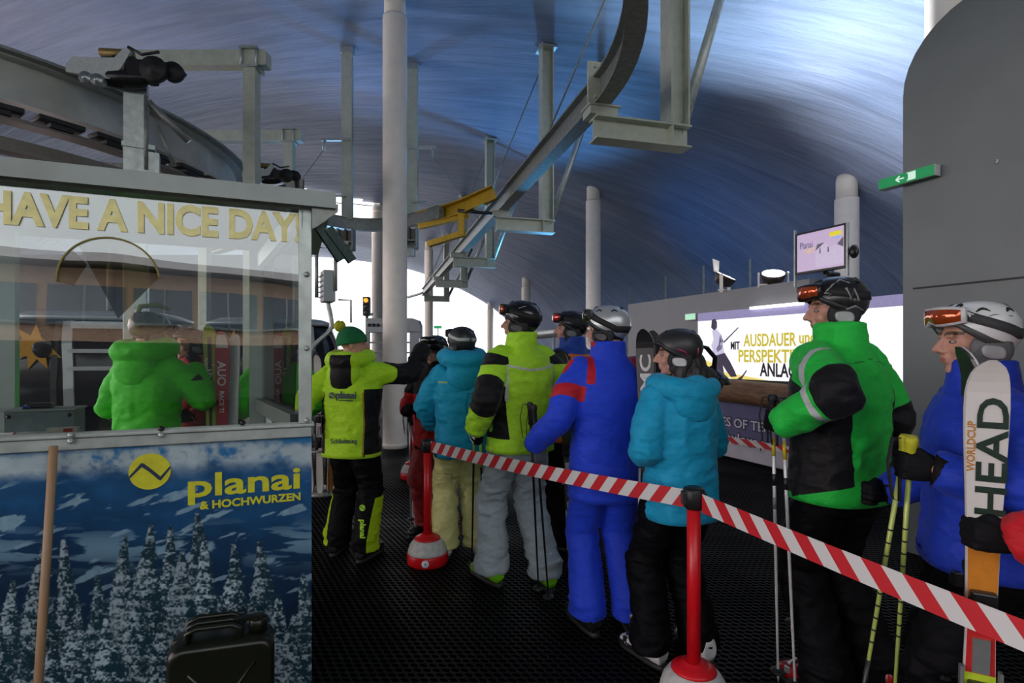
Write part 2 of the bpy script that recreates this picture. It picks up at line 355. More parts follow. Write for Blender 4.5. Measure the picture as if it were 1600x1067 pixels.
# ------------------------------------------------------------------ straight overhead guide rail with its hangers
RZ = 4.0
HANG = [V((.886, 5.53, 0)), V((-.228, 9.6, 0)), V((-1.416, 13.58, 0)), V((-2.46, 17.8, 0)), V((-3.64, 22.75, 0))]
rd = (HANG[4]-HANG[0]).normalized(); rs = V((-rd.y, rd.x, 0))*-1          # rs points to the right of travel
rail = empty('overhead_guide_rail', HANG[0]+V((0, 0, RZ)), 0, 'long weathered steel guide rail curving overhead above the queue', 'rail')
def loc_(root, p): return V(p)-root.location
b = MB(); pts = [HANG[4]+rd*1.1]+[HANG[4]*(1-k/8)+HANG[0]*(k/8) for k in range(9)]
p0 = HANG[0]; R_ = 3.3; c0 = p0-rs*R_
for k in range(1, 20):
    a = -k*.07; d = rs*R_*math.cos(a)+rd*R_*math.sin(a); pts.append(c0+d)
tip = HANG[4]+rd*1.1
pts = [loc_(rail, p+V((0, 0, RZ+.10))) for p in pts]
b.beam(pts, iprof(.30, .17, .022, .02)); b.build('rail_beam', steel_dark, rail)
b = MB(); q = [loc_(rail, tip+V((0, 0, RZ+.25))), loc_(rail, tip+rd*.5-rs*.25+V((0, 0, RZ+.2))), loc_(rail, tip+rd*.9-rs*.6+V((0, 0, RZ+.12)))]
b.path(q, .06, 8); b.build('lead_in', steel, rail)
b = MB(); b.box(loc_(rail, HANG[0]-rd*.05-rs*.03+V((0, 0, RZ+.33))), (.22, .03, .42), rotz(math.atan2(rd.y, rd.x)+PI/2)); 
for sx in (-1, 1):
    for sz in (-1, 1): b.tube(loc_(rail, HANG[0]-rd*.06+rs*.07*sx+V((0, 0, RZ+.33+.15*sz))), loc_(rail, HANG[0]-rd*.10+rs*.07*sx+V((0, 0, RZ+.33+.15*sz))), .014, n=6)
b.build('splice_plate', beam_paint, rail)
names = ['nearest', 'second nearest', 'third', 'fourth', 'farthest']
for k, h in enumerate(HANG):
    t = empty('rail_hanger', h+V((0, 0, RZ)), math.atan2(rs.y, rs.x), 'grey steel hanger of the overhead guide rail, '+['nearest the viewer with the wide bracket', 'second from the viewer', 'third from the viewer', 'fourth from the viewer', 'farthest from the viewer'][k], 'rail hanger', 'hangers of the overhead rail')
    # local x = right of rail, y = along rail
    b = MB(); b.beam([(-.06, 0, 0), (1.02, 0, 0)], iprof(.235, .2, .018, .014, -.235))
    b.box((.80, 0, -.117), (.014, .19, .2)); b.build('bracket_beam', beam_paint, t)
    b = MB(); b.box((.02, 0, .05), (.3, .2, .1)); b.box((.02, .0, .09), (.34, .24, .02)); b.build('rail_seat', beam_paint, t)
    px = .88; w = h+rs*px; u, v = toUV(w); zt = roof_z(u)-RZ-.1
    b = MB(); b.mi = 0; hp = [(-.11, -.11), (.11, -.11), (.11, -.09), (.008, -.09), (.008, .09), (.11, .09), (.11, .11), (-.11, .11), (-.11, .09), (-.008, .09), (-.008, -.09), (-.11, -.09)]
    b.prism([(y, x) for x, y in hp], (px, 0, 0), (1, 0, 0), (0, 1, 0), (0, 0, 1), zt); b.build('post', beam_paint, t)
    b = MB(); b.box((px, 0, zt-.02), (.32, .32, .04)); b.tube((px-.1, -.1, zt-.02), (px-.1, -.1, zt+.1), .02); b.tube((px+.1, .1, zt-.02), (px+.1, .1, zt+.1), .02); b.build('ceiling_plate', steel, t)
    # round strut leaning outwards up to the membrane
    top = h+rs*(px+1.15)+rd*.25; u, v = toUV(top)
    b = MB(); b.tube((px+.10, .02, .02), (px+1.15, .25, roof_z(u)-RZ-.12), .055, n=12); b.tube((px+.08, .02, -.06), (px+.12, .02, .08), .03); b.build('strut', steel, t)
    b = MB(); b.tube((px, .05, zt-.15), (.05, 1.9, .5), .012, n=6); b.build('tie_rod', steel_dark, t)
# ------------------------------------------------------------------ curved rail at the back
def arc_pts(c, R, a0, a1, n, z): return [V((c[0]+R*math.cos(a0+(a1-a0)*k/n), c[1]+R*math.sin(a0+(a1-a0)*k/n), z)) for k in range(n+1)]
t = empty('curved_turn_rail', (-2.6, 10.4, RZ), 0, 'curved brown-grey steel rail behind the thick white column', 'rail')
cp = [P(468, 350, 9.6), P(500, 351, 10.2), P(540, 354, 10.6), P(580, 353, 10.75), P(620, 350, 10.6), P(655, 345, 10.2), P(690, 337, 9.75)]
def smooth_pts(pts, n=5):
    out = []
    for i in range(len(pts)-1):
        p0, p1, p2, p3 = pts[max(0, i-1)], pts[i], pts[i+1], pts[min(len(pts)-1, i+2)]
        for k in range(n):
            s = k/n; out.append(.5*((2*p1)+(p2-p0)*s+(2*p0-5*p1+4*p2-p3)*s*s+(3*p1-p0-3*p2+p3)*s**3))
    return out+[pts[-1]]
b = MB(); cpl = smooth_pts([V((p.x, p.y, RZ+.02))-t.location for p in cp]); b.beam(cpl, [(-.06, 0), (.06, 0), (.06, .22), (-.06, .22)]); b.build('rail_beam', steel_dark, t)
b = MB(); b.beam([p+V((0, 0, .22)) for p in cpl], [(-.09, 0), (.09, 0), (.09, .015), (-.09, .015)]); b.build('top_flange', beam_paint, t)
for px, lab in ((541, 'left'), (640, 'right')):
    c = P(px, 380, 10.5 if px < 600 else 10.35)
    h = empty('damper_box', (c.x, c.y, RZ), 0, 'brown steel roller box hanging under the curved rail, %s of the thick white column' % lab, 'roller box', 'roller boxes under the curved rail')
    b = MB(); b.box((-.14, 0, -.2), (.03, .2, .4)); b.box((.14, 0, -.2), (.03, .2, .4)); b.box((0, .08, -.2), (.28, .03, .38)); b.box((0, 0, -.26), (.26, .2, .03)); b.box((0, 0, -.40), (.3, .22, .03)); b.build('housing', steel_dark, h)
    b = MB(); b.box((0, .0, -.48), (.2, .16, .15)); b.build('weight', steel, h)
    b = MB(); b.box((0, 0, -.13), (.03, .16, .24)); b.build('web', mat('rust_brown', (.15, .09, .06), .6), h)
# posts that carry the curved rail
for px, Y, lab in ((543, 10.6, 'left of'), (645, 11.0, 'right of')):
    X = (px-800)/F*Y; u, v = toUV((X, Y)); zt = roof_z(u)-.1
    t = empty('rail_post', (X, Y, 0), 0, 'flat galvanised hanging post just %s the thick white column' % lab, 'hanging post', 'posts of the curved rail')
    b = MB(); b.box((0, 0, (4.2+zt)/2), (.20, .12, zt-4.2)); b.build('post', beam_paint, t)
    b = MB(); b.box((0, 0, zt-.06), (.24, .16, .12)); b.build('head_plate', steel, t)
    b = MB(); sx = -1 if px < 600 else 1
    b.box((sx*.2, -.08, 5.75), (.55, .05, .05)); b.tube((sx*.42, -.08, 5.73), (sx*.44, -.08, 5.55), .03); b.tube((0, -.08, 4.65), (sx*.3, -.08, 4.65), .02); b.build('arm', steel, t)
    b = MB(); b.tube((sx*.44, -.08, 5.55), (sx*1.35, -.1, 4.3), .008, n=6); b.build('cable', steel_dark, t)
# yellow switch piece
yel = mat('yellow_paint', (.62, .38, .012), .45, .1, .06, 14, .15)
t = empty('yellow_switch_rail', P(700, 345, 9.7), 0, 'yellow painted curved switch piece joining the two overhead rails', 'rail switch')
yp = [V((p.x, p.y, z)) for p, z in ((P(655, 349, 10.2), 4.02), (P(690, 340, 9.85), 4.03), (P(725, 333, 9.5), 4.07), (P(752, 322, 9.35), 4.16), (P(776, 309, 9.3), 4.26))]
b = MB(); b.beam(smooth_pts([p-t.location for p in yp]), [(-.05, -.02), (.07, -.02), (.07, 0), (-.03, 0), (-.03, .2), (.09, .2), (.09, .22), (-.05, .22)]); b.build('switch_beam', yel, t)
b = MB(); c = V(yp[1])-t.location; c2 = V(yp[2])-t.location
b.beam([c+V((-.45, .3, -.02)), c2+V((.05, 0, -.02))], [(-.05, -.09), (.05, -.09), (.05, 0), (-.05, 0)]); b.beam([c+V((-.25, .1, -.42)), c2+V((.0, 0, -.36))], [(-.05, -.06), (.05, -.06), (.05, .04), (-.05, .04)])
b.box(c2+V((-.05, 0, -.2)), (.10, .08, .4)); b.build('lower_frame', yel, t)
b = MB(); b.tube(c2+V((-.1, -.05, .02)), c2+V((.5, -.1, -.05)), .03); b.build('piston', black_plastic, t)
# ------------------------------------------------------------------ bullwheel ring with tyre conveyor, top left
RC, RR = V((-8.2, 7.7, 0)), 3.86
t = empty('tyre_conveyor_ring', RC+V((0, 0, RZ)), 0, 'big curved grey girder of the gondola conveyor at upper left', 'conveyor')
A0, A1 = -1.15, 1.0
web = mat('pale_grey_girder', 'b4b5ac', .5, .15, .05, 5, .14)
b = MB(); b.beam([p-t.location for p in arc_pts(RC, RR, A0, A1, 40, RZ+.12)], cprof(.46, .14, .016)); b.build('girder', web, t)
b = MB(); b.beam([p-t.location for p in arc_pts(RC, RR+.03, A0, A1, 40, RZ+.58)], [(-.14, 0), (.14, 0), (.14, .03), (-.14, .03)]); b.build('top_flange', steel_dark, t)
b = MB(); b.beam([p-t.location for p in arc_pts(RC, RR+.06, A0, A1, 40, RZ-.1)], [(-.1, 0), (.1, 0), (.1, .035), (-.1, .035)]); b.build('bottom_flange', mat('brown_grey_steel', (.2, .18, .15), .5, .4), t)
b = MB(); b.beam([p-t.location for p in arc_pts(RC, RR-.1, A0, A1, 40, RZ-.36)], [(-.06, 0), (.06, 0), (.06, .14), (-.06, .14)]); b.beam([p-t.location for p in arc_pts(RC, RR+.02, A0, A1, 40, RZ-.40)], [(-.09, 0), (.09, 0), (.09, .03), (-.09, .03)]); b.build('lower_channel', mat('brown_grey_steel', 0), t)
for k in range(17):
    a = A0+.12+k*.125; p = RC+V((math.cos(a), math.sin(a), 0))*(RR+.12)-t.location+V((0, 0, RZ+.0))
    b = MB(); b.box(p, (.2, .40, .055), rotz(a), .012); b.box(p+V((0, 0, -.05)), (.16, .2, .05), rotz(a)); b.build('tyre_block', black_rubber, t)
for a, z in ((-.95, .12), (-.42, .1), (.3, .0)):
    b = MB(); p = RC+V((math.cos(a), math.sin(a), 0))*(RR+.05)-t.location; b.box(p+V((0, 0, RZ+.4*0+.3-4+4-RZ+.42)), (.04, .9, .02), rotz(a+.1)); b.build('guard_blade', black_rubber, t)
# main galvanised post of the ring
pp = P(213, 200, 5.95); t2 = empty('ring_support', (pp.x, pp.y, 0), .5, 'galvanised box post carrying the conveyor ring behind the booth roof', 'support post')
b = MB(); b.box((0, 0, 2.3), (.22, .2, 4.6), None, .01); b.build('post', steel, t2)
b = MB(); b.box((.12, -.03, 3.55), (.2, .16, .5)); b.box((.03, 0, 3.85), (.3, .24, .05)); b.build('gusset', steel, t2)
b = MB(); b.tube((.1, -.12, 3.6), (.1, -.12, 4.4), .02); b.tube((.12, -.1, 4.35), (.5, -.05, 4.0), .035); b.tube((.2, -.1, 4.1), (.36, -.05, 3.7), .025); b.build('bracing', steel_dark, t2)
# grip / clamp machinery
def grip(loc, rz, s, label):
    g = empty('cable_grip', loc, rz, label, 'cable grip', 'cable grips on the conveyor'); g.scale = (s, s, s)
    b = MB(); b.prism([(-.62, -.10), (-.1, -.16), (.05, .0), (.16, .22), (.08, .26), (-.04, .12), (-.55, .1), (-.62, .0)], (0, -.12, 0), (1, 0, 0), (0, 0, 1), (0, 1, 0), .05); b.prism([(-.62, -.10), (-.1, -.16), (.05, .0), (.0, .1), (-.55, .1)], (0, .14, 0), (1, 0, 0), (0, 0, 1), (0, 1, 0), .05); b.box((-.3, .03, .08), (.52, .28, .03)); b.build('cover', mat('cover_grey', 'b9bfbb', .45, .2), g)
    b = MB(); b.ell((.0, .02, -.1), (.34, .16, .12)); b.box((.25, .0, .0), (.32, .24, .26), None, .03); b.box((.05, 0, .1), (.3, .2, .14), None, .02); b.build('jaw_block', black_plastic, g)
    for x, y, z, r in ((.46, -.06, -.02, .17), (-.36, -.05, -.18, .08), (-.22, -.05, -.2, .08), (.66, .02, -.0, .13)):
        b = MB(); R = Matrix.Rotation(PI/2, 3, 'X'); b.lathe([(r*.3, -.05), (r*.95, -.05), (r, -.03), (r, .03), (r*.95, .05), (r*.4, .05), (r*.35, .07), (.01, .07)], (x, y-.08, z), R, 20); b.build('roller', black_rubber if r > .1 else alu, g)
    b = MB(); b.path([(-.28, .05, .22), (.02, .05, .24), (.25, .05, .12), (.6, .05, .16), (.75, .05, .02)], .035, 8); b.path([(.12, -.1, .28), (.3, -.12, .18), (.52, -.14, .22)], .02, 8); b.build('lever_arm', black_plastic, g)
    b = MB(); R = Matrix.Rotation(PI/2, 3, 'Y'); b.lathe([(.06, -.2), (.06, .2), (.04, .2)], (-.1, .05, .26), R, 12); b.build('spring', mat('dull_brass', (.28, .2, .07), .5, .7), g)
    return g
grip(P(192, 112, 5.75), .12, .8, 'big cable grip with rollers on top of the galvanised post')
grip(P(420, 274, 8.6), .2, .62, 'smaller cable grip behind the front gantry post')
# gantries
def gantry(pxl, pxr, pxp, py, Y, label, w, left_post=None):
    l, r, p_ = P(pxl, py, Y), P(pxr, py+3, Y), P(pxp, py, Y)
    t = empty('steel_gantry', (p_.x, Y, 0), 0, label, 'gantry', 'greenish grey gantries'); z = l.z
    b = MB(); b.beam([(l.x-p_.x, 0, z-w*.75), (r.x-p_.x, 0, z-w*.75)], [(-w/2, 0), (w/2, 0), (w/2, w*1.25), (-w/2, w*1.25)]); b.box((r.x-p_.x-.002, 0, z-w*.15), (.03, w*1.02, w*1.15)); b.build('beam', beam_paint, t)
    b = MB(); b.box((0, -.01, (z-w*.7)/2), (w, w, z-w*.7)); b.build('post', beam_paint, t)
    b = MB()
    for dz in (-w*.9, w*.62): b.box((0, 0, z+dz), (w*1.5, w*1.5, .03))
    for sx in (-1, 1):
        for sy in (-1, 1): b.tube((sx*w*.62, sy*w*.62, z-w), (sx*w*.62, sy*w*.62, z+w*.72), .016)
    b.build('clamp', steel, t)
    if left_post:
        b = MB(); b.box((l.x-p_.x+w/2, 0, (z-w*.7)/2), (w, w, z-w*.7)); b.build('post', beam_paint, t)
gantry(212, 418, 394, 92, 7.0, 'front greenish grey gantry behind the booth roof', .155)
gantry(313, 472, 453, 212, 9.6, 'rear lower gantry right of the front gantry post', .15, True)
# ------------------------------------------------------------------ attendant's booth
BC = V((-.909, 2.45, 0)); BR = PI/8                      # front right corner; local x = along the front to the right, y = into the booth
booth = empty('attendant_booth', BC, BR, 'aluminium ski-lift attendant booth with glass front and printed lower panel', 'booth')
def BP(px, py):
    """point of the booth front under a pixel, in booth coordinates (x, z)"""
    a = (px-800)/F; v0 = toUV(BC)[1]; Y = v0/(-ST*a+CT); u = Y*(CT*a+ST); return u-toUV(BC)[0], EYE-(py-HOR)/F*Y
def Bw(x, y, z): return BC+rotz(BR)@V((x, y, z))
# printed panel: painted per vertex (a flat print)
PW, PH = 1.75, 1.235; NX, NY = 760, 520
gx, gz = np.meshgrid(np.linspace(-PW, 0, NX+1), np.linspace(.03, PH, NY+1)); gx, gz = gx.ravel(), gz.ravel()
wx = BC.x+CT*gx; wy = BC.y+ST*gx
qx = 800+F*wx/wy; qy = HOR-F*(gz-EYE)/wy                  # the print is drawn in these coordinates
def paint(qx, qy):
    p2 = lambda sx, sy, o=0.: np.stack([qx*sx+o, qy*sy+o*1.7, qx*0+o], 1)
    C = lambda h: np.array(s2l(h))
    n1 = fbm(p2(.012, .022, 3), 6); n2 = fbm(p2(.03, .05, 11), 5); n3 = fbm(p2(.11, .11, 5), 3); n4 = fbm(p2(.3, .25, 9), 3)
    col = np.ones((len(qx), 3))*C('1c6ca0')
    mix = lambda col, c, m: col*(1-m[:, None])+np.atleast_2d(c)*m[:, None]
    ss = lambda x, a, b: np.clip((x-a)/(b-a), 0, 1)**2*(3-2*np.clip((x-a)/(b-a), 0, 1))
    col = mix(col, C('b9cfd8'), ss(n1+.25*(n2-.5), .52, .68)*.8*(qy < 705))
    ymt = 722+26*(n1-.5)+8*(n2-.5)-.012*qx                                           # top of the far mountains
    dy = (qy-(697-.02*qx))/(22+18*(n1-.4)); cl = np.exp(-dy*dy)*ss(n2*.55+n3*.45, .22, .40)
    pass
    m = ss(qy, ymt, ymt+12); base = C('174f7c')[None]*(1-ss(qy, 740, 900)[:, None])+C('0b2c4a')[None]*ss(qy, 740, 900)[:, None]
    base = base*(.55+.95*n2[:, None]); col = col*(1-m[:, None])+base*m[:, None]
    dy = (qy-(722-.035*qx+26*(n1-.5)))/(17+22*(n2-.4)); cl = np.exp(-np.abs(dy)**2.4)*ss(n1*.3+n2*.4+n3*.3, .30, .50)
    col = mix(col, C('a9bac0')[None]*(.62+.6*n2[:, None]), np.clip(cl*1.2, 0, 1))
    lower = 0*np.exp(-((qy-712)/22)**2)*ss(n2, .4, .6)*.7*(qx > -50); col = mix(col, C('94a6ac'), lower*ss(n3, .3, .6))
    rot = fbm(np.stack([(qx*.94-qy*.34)*.019, (qx*.34+qy*.94)*.085, qx*0+2.], 1), 5); st = ss(rot, .60, .65)*ss(qy, 745, 770)*(1-ss(qy, 905, 960))
    col = mix(col, C('8fb0c0'), st*(.45+.5*n3)); val = np.exp(-((qy-(860-.03*qx))/26)**2)*ss(fbm(p2(.012, .09, 31), 5), .5, .57); col = mix(col, C('6f93a8'), val*.8)
    col = col*(1-.45*ss(qy, 830, 1010)[:, None])
    rng = np.random.RandomState(4)
    trees = [(18, 905, .20), (66, 855, .24), (104, 842, .16), (40, 990, .3), (150, 898, .2), (-10, 930, .22), (196, 836, .17), (232, 818, .2), (262, 820, .15), (308, 800, .2), (288, 860, .22), (215, 905, .3), (324, 838, .16), (362, 850, .2), (344, 930, .28), (406, 842, .2), (300, 965, .3), (170, 965, .3), (120, 950, .3), (392, 930, .28), (440, 928, .2), (476, 896, .2), (460, 960, .28), (250, 980, .34), (80, 1000, .34), (-60, 880, .2), (-110, 850, .2), (-150, 900, .22)]
    for k, (x0, y0, wd) in enumerate(sorted(trees, key=lambda t: t[1]+t[2]*200)):
        d = qy-y0; lean = 5*np.sin(d*.02+k)*(d > 0); saw = (d/17+k*.37+.4*n3) % 1.0
        w = np.clip(d, 0, None)*wd*.95*(.85+.28*saw)*(.6+.85*n4)+2.5+1.5*n3; dx = np.abs(qx-x0-lean)
        msk = ss(w-dx, -1.0, 1.5)*ss(d, -2, 3)
        sh = .6*fbm(p2(.30, .34, 40+k), 3)+.4*fbm(p2(.09, .10, 60+k), 3); lum = ss(sh+.14*(.5-saw)+.12*(x0-qx)/(w+8), .38, .62)
        c = C('12303c')[None]*(1-lum[:, None])+(C('9fb2ba')*(.75+.4*((k*37) % 10)/10))[None]*lum[:, None]
        c = c*(1-.55*ss(d, 90, 260)[:, None]); col = col*(1-msk[:, None])+c*msk[:, None]
    return np.clip(col, 0, 1)
pcol = paint(qx, qy)
ii = np.arange((NX+1)*(NY+1)).reshape(NY+1, NX+1)
fs = np.stack([ii[:-1, :-1].ravel(), ii[:-1, 1:].ravel(), ii[1:, 1:].ravel(), ii[1:, :-1].ravel()], 1)
me = bpy.data.meshes.new('printed_panel'); me.vertices.add(len(gx)); me.vertices.foreach_set('co', np.stack([gx, gx*0-.004, gz], 1).ravel())
me.loops.add(fs.size); me.loops.foreach_set('vertex_index', fs.ravel()); me.polygons.add(len(fs)); me.polygons.foreach_set('loop_start', np.arange(len(fs))*4); me.update(calc_edges=True)
ca = me.color_attributes.new('print', 'FLOAT_COLOR', 'POINT'); ca.data.foreach_set('color', np.concatenate([pcol, np.ones((len(gx), 1))], 1).astype(np.float32).ravel())
pm = bpy.data.materials.new('printed_mountain_photo'); pm.use_nodes = True; nt = pm.node_tree; at = nn(nt, 'ShaderNodeAttribute', attribute_name='print'); bs = nt.nodes['Principled BSDF']
nt.links.new(at.outputs['Color'], bs.inputs['Base Color']); bs.inputs['Roughness'].default_value = .4; bs.inputs['Specular IOR Level'].default_value = .3; me.materials.append(pm)
o = bpy.data.objects.new('printed_panel', me); COL.objects.link(o); o.parent = booth; o['label'] = 'printed picture of snowy trees and blue mountains'
b = MB(); b.box((-PW/2, .02, PH/2+.02), (PW, .036, PH-.04)); b.build('panel_board', mat('dark_board', (.02, .03, .05), .5), booth)
# logo and lettering on the panel
lime = mat('lime_yellow_print', (.62, .60, .02), .45, 0, 0); navy = mat('navy_print', (.01, .03, .07), .5, 0, 0)
def disc_poly(r, n=40): return [(r*math.cos(2*PI*k/n), r*math.sin(2*PI*k/n)) for k in range(n)]
def logo(name, o, ex, ey, r, parent, m1, m2, dz=.002):
    o, ex, ey = V(o), V(ex).normalized(), V(ey).normalized(); ez = ex.cross(ey)
    b = MB(); b.prism(disc_poly(r), o, ex, ey, ez, dz); L = b.build(name, m1, parent)
    z = [(-.96, -.18), (-.42, .5), (-.3, .48), (.22, -.02), (.5, -.32), (.96, .24), (.99, .1), (.52, -.54), (.4, -.48), (-.05, .0), (-.38, .28), (-.95, -.32)]
    b = MB(); b.prism([(x*r, y*r) for x, y in z], o+ez*dz, ex, ey, ez, dz*.6); b.build('zigzag', m2, L); return L
def onfront(px, py, out=.006): x, z = BP(px, py); return (x, -out, z)
cxl, czl = BP(235, 736); logo('logo_disc', (cxl, -.006, czl), (1, 0, 0), (0, 0, 1), .5*(BP(268, 736)[0]-BP(202, 736)[0]), booth, lime, navy)
x0, z0 = BP(294, 778); x1, z1 = BP(469, 763)
tx = text('lettering', 'planai', .135, ((x0+x1)/2, -.006, (z0+z1)/2+.005), (1, 0, (z1-z0)/(x1-x0)), (0, 0, 1), lime, booth, bold=.003, fit=x1-x0)
def fit_text(o, w):
    v = mverts(o.data); return v[:, 0].max()-v[:, 0].min()
x0, z0 = BP(313, 795); x1, z1 = BP(470, 780)
text('lettering', '& HOCHWURZEN', .046, ((x0+x1)/2, -.006, (z0+z1)/2), (1, 0, (z1-z0)/(x1-x0)), (0, 0, 1), lime, booth, bold=.0016, fit=x1-x0)
# metal frame
LX = -1.75
def bbar(x0, x1, y0, y1, z0, z1): b.box(((x0+x1)/2, (y0+y1)/2, (z0+z1)/2), (x1-x0, y1-y0, z1-z0), None, .003)
zc0, zc1 = BP(480, 681)[1], BP(480, 660)[1]
b = MB(); bbar(LX, .0, -.03, .05, zc0, zc1-.016); bbar(LX, .01, -.045, .05, zc1-.014, zc1); b.build('sill_frame', steel, booth)
zt1, zt0 = BP(480, 318)[1], BP(480, 336)[1]
b = MB(); bbar(-.055, 0, -.025, .04, zc1, zt1+.05); b.build('corner_stile', steel, booth)
b = MB(); bbar(LX, 0, -.02, .04, zt0+.02, zt1+.06); b.build('head_frame', steel, booth)
b = MB(); b.prism([(-.08, 2.245), (-.08, 2.315), (.5, 2.335), (1.5, 2.33), (1.5, 2.30), (.0, 2.30), (-.05, 2.25)], (LX, 0, 0), (0, 1, 0), (0, 0, 1), (1, 0, 0), 1.75+.1); b.build('roof_sheet', mat('grey_flashing', '848a86', .45, .55, .05, 6, .12), booth)
b = MB(); b.prism([(0, 2.25), (.11, 2.27), (.11, 2.24), (.02, 2.16), (.0, 2.15)], (0, -.06, 0), (1, 0, 0), (0, 0, 1), (0, 1, 0), .03); b.build('roof_bracket', steel_dark, booth)
b = MB()
for k in range(2): b.beam([(.02+.05*k, .0, 2.19-.02*k), (.13+.05*k, .02, 2.03+.0*k)], [(-.014, -.02), (.014, -.02), (.014, .02), (-.014, .02)])
b.build('roof_stay', mat('dark_green_steel', (.012, .03, .026), .4, .4), booth)
b = MB(); b.prism([(-.28, 2.335), (.06, 2.335), (.1, 2.36), (-.26, 2.40)], (0, .35, 0), (1, 0, 0), (0, 0, 1), (0, 1, 0), .12); b.build('gutter_end', mat('dark_green_steel', 0), booth)
for px, py in ((120, 285), (300, 297), (479, 317), (479, 430), (479, 544), (479, 655), (380, 659), (256, 677), (118, 686), (256, 667), (118, 677)):
    x, z = BP(px, py); b = MB(); b.lathe([(.012, 0), (.012, .006), (.007, .012), (.0, .013)], (x, -.03 if py < 300 or py < 660 else -.045, z), Matrix.Rotation(PI/2, 3, 'X'), 10); b.build('bolt', black_plastic if (px+py) % 3 else steel, booth)
# interior: posts, rear sills, side window frame, counter
def ipt(px, py, y):
    """booth-local x, z of a pixel at depth y behind the front"""
    a = (px-800)/F; v0 = toUV(BC)[1]+y; Y = v0/(-ST*a+CT); return Y*(CT*a+ST)-toUV(BC)[0], EYE-(py-HOR)/F*Y
D = 1.35
ip = mat('pale_aluminium_profile', 'a9b4b0', .45, .45, .03, 10, .06)
xr0, _ = ipt(390, 500, D); xr1, _ = ipt(406, 500, D); xq = ipt(414, 500, D)[0]; zs = ipt(398, 622, D)[1]
b = MB(); b.box(((xr0+xq)/2, D, 1.15), (xq-xr0, .06, 2.3)); b.build('rear_post', ip, booth)
xl0, xl1 = ipt(-12, 500, D)[0], ipt(27, 500, D)[0]
b = MB(); b.box(((xl0+xl1)/2, D, 1.15), (xl1-xl0, .06, 2.3)); b.build('rear_post', ip, booth)
b = MB(); b.beam([(xq-.03, D-.03, zs-.03), (-.06, .05, zc1+.005)], [(-.03, -.05), (.03, -.05), (.03, .03), (-.03, .03)]); b.build('side_sill', mat('dark_grey_profile', '4d5652', .5, .3), booth)
b = MB(); b.prism([(xq, D), (-.05, .05), (-.03, .05), (xq+.02, D)], (0, 0, 0), (1, 0, 0), (0, 1, 0), (0, 0, 1), zc1-.06); b.build('side_panel', ip, booth)
b = MB(); b.beam([(xq-.02, D, 2.2), (-.06, .05, 2.2)], [(-.03, -.04), (.03, -.04), (.03, .05), (-.03, .05)]); b.build('side_head', ip, booth)
b = MB(); b.box((LX/2, .20, zc0-.0), (1.75, .34, .03)); b.build('counter', mat('counter_grey', '7c8684', .5, .2), booth)
# glass
def glass_mat(name, ior, tint, rough=0.0):
    m = bpy.data.materials.new(name); m.use_nodes = True; nt = m.node_tree; nt.nodes.remove(nt.nodes['Principled BSDF'])
    tr = nn(nt, 'ShaderNodeBsdfTransparent'); tr.inputs[0].default_value = (*tint, 1); gl = nn(nt, 'ShaderNodeBsdfGlossy'); gl.inputs['Roughness'].default_value = rough
    fr = nn(nt, 'ShaderNodeFresnel'); fr.inputs[0].default_value = ior; mx = nn(nt, 'ShaderNodeMixShader')
    tc = nn(nt, 'ShaderNodeTexCoord'); nz = nn(nt, 'ShaderNodeTexNoise'); nz.inputs['Scale'].default_value = 1.6; nz.inputs['Detail'].default_value = 1; nt.links.new(tc.outputs['Object'], nz.inputs['Vector'])
    bp = nn(nt, 'ShaderNodeBump'); bp.inputs['Strength'].default_value = .12; bp.inputs['Distance'].default_value = .02; nt.links.new(nz.outputs[0], bp.inputs['Height']); nt.links.new(bp.outputs[0], gl.inputs['Normal'])
    nt.links.new(fr.outputs[0], mx.inputs[0]); nt.links.new(tr.outputs[0], mx.inputs[1]); nt.links.new(gl.outputs[0], mx.inputs[2]); nt.links.new(mx.outputs[0], nt.nodes['Material Output'].inputs[0]); return m
gm = glass_mat('reflective_pane', 2.3, (.9, .94, .92))
b = MB(); b.box((LX/2-.0275, -.002, (zc1+zt0)/2+.02), (-LX-.05, .005, zt0-zc1+.06)); b.build('front_pane', gm, booth)
b = MB(); b.beam([(xq-.02, D, zs+.02+.75), (-.055, .06, zc1+.02+.47+.0)], [(-.002, -.75), (.002, -.75), (.002, .6), (-.002, .6)]); b.build('side_pane', glass_mat('scratched_pane', 1.5, (.86, .9, .88)), booth)
# HAVE A NICE DAY! and the logo sticker on the glass
yl = mat('yellow_window_film', (.95, .86, .36), .5, 0, 0); word = [(-8, 'H'), (68, 'A'), (0, '')]
xa, za = BP(-27, 342); xb, zb = BP(471, 381)
hz = BP(240, 320)[1]-BP(240, 365)[1]
text('lettering', 'HAVE A NICE DAY!', .168, ((xa+xb)/2, -.008, (za+zb)/2-.0), (1, 0, 0.012), (0, 0, 1), yl, booth, bold=.0065, fit=xb-xa)
film = glass_mat('dark_logo_film', 1.25, (.35, .33, .24)); rim = mat('olive_rim_print', (.25, .22, .05), .6, 0, 0)
cx_, cz_ = BP(172, 438); r_ = .5*(BP(252, 438)[0]-BP(92, 438)[0]); fr_ = MB()
fr_.prism([(r_*math.cos(a), r_*math.sin(a)) for a in [math.radians(8+k*5) for k in range(25)]]+[(.15*r_, -.9*r_)], (cx_, .004, cz_), (1, 0, 0), (0, 0, 1), (0, 1, 0), .002)
fr_.prism([(r_*math.cos(a), r_*math.sin(a)) for a in [math.radians(185-k*4) for k in range(13)]]+[(-.45*r_, .35*r_), (-.7*r_, -.15*r_)], (cx_, .004, cz_), (1, 0, 0), (0, 0, 1), (0, 1, 0), .002)
fr_.build('window_logo', film, booth)
fr_ = MB(); fr_.path([(cx_+r_*math.cos(a), -.006, cz_+r_*math.sin(a)) for a in [math.radians(5+k*5) for k in range(37)]], .004, 6); fr_.build('logo_rim', rim, booth)
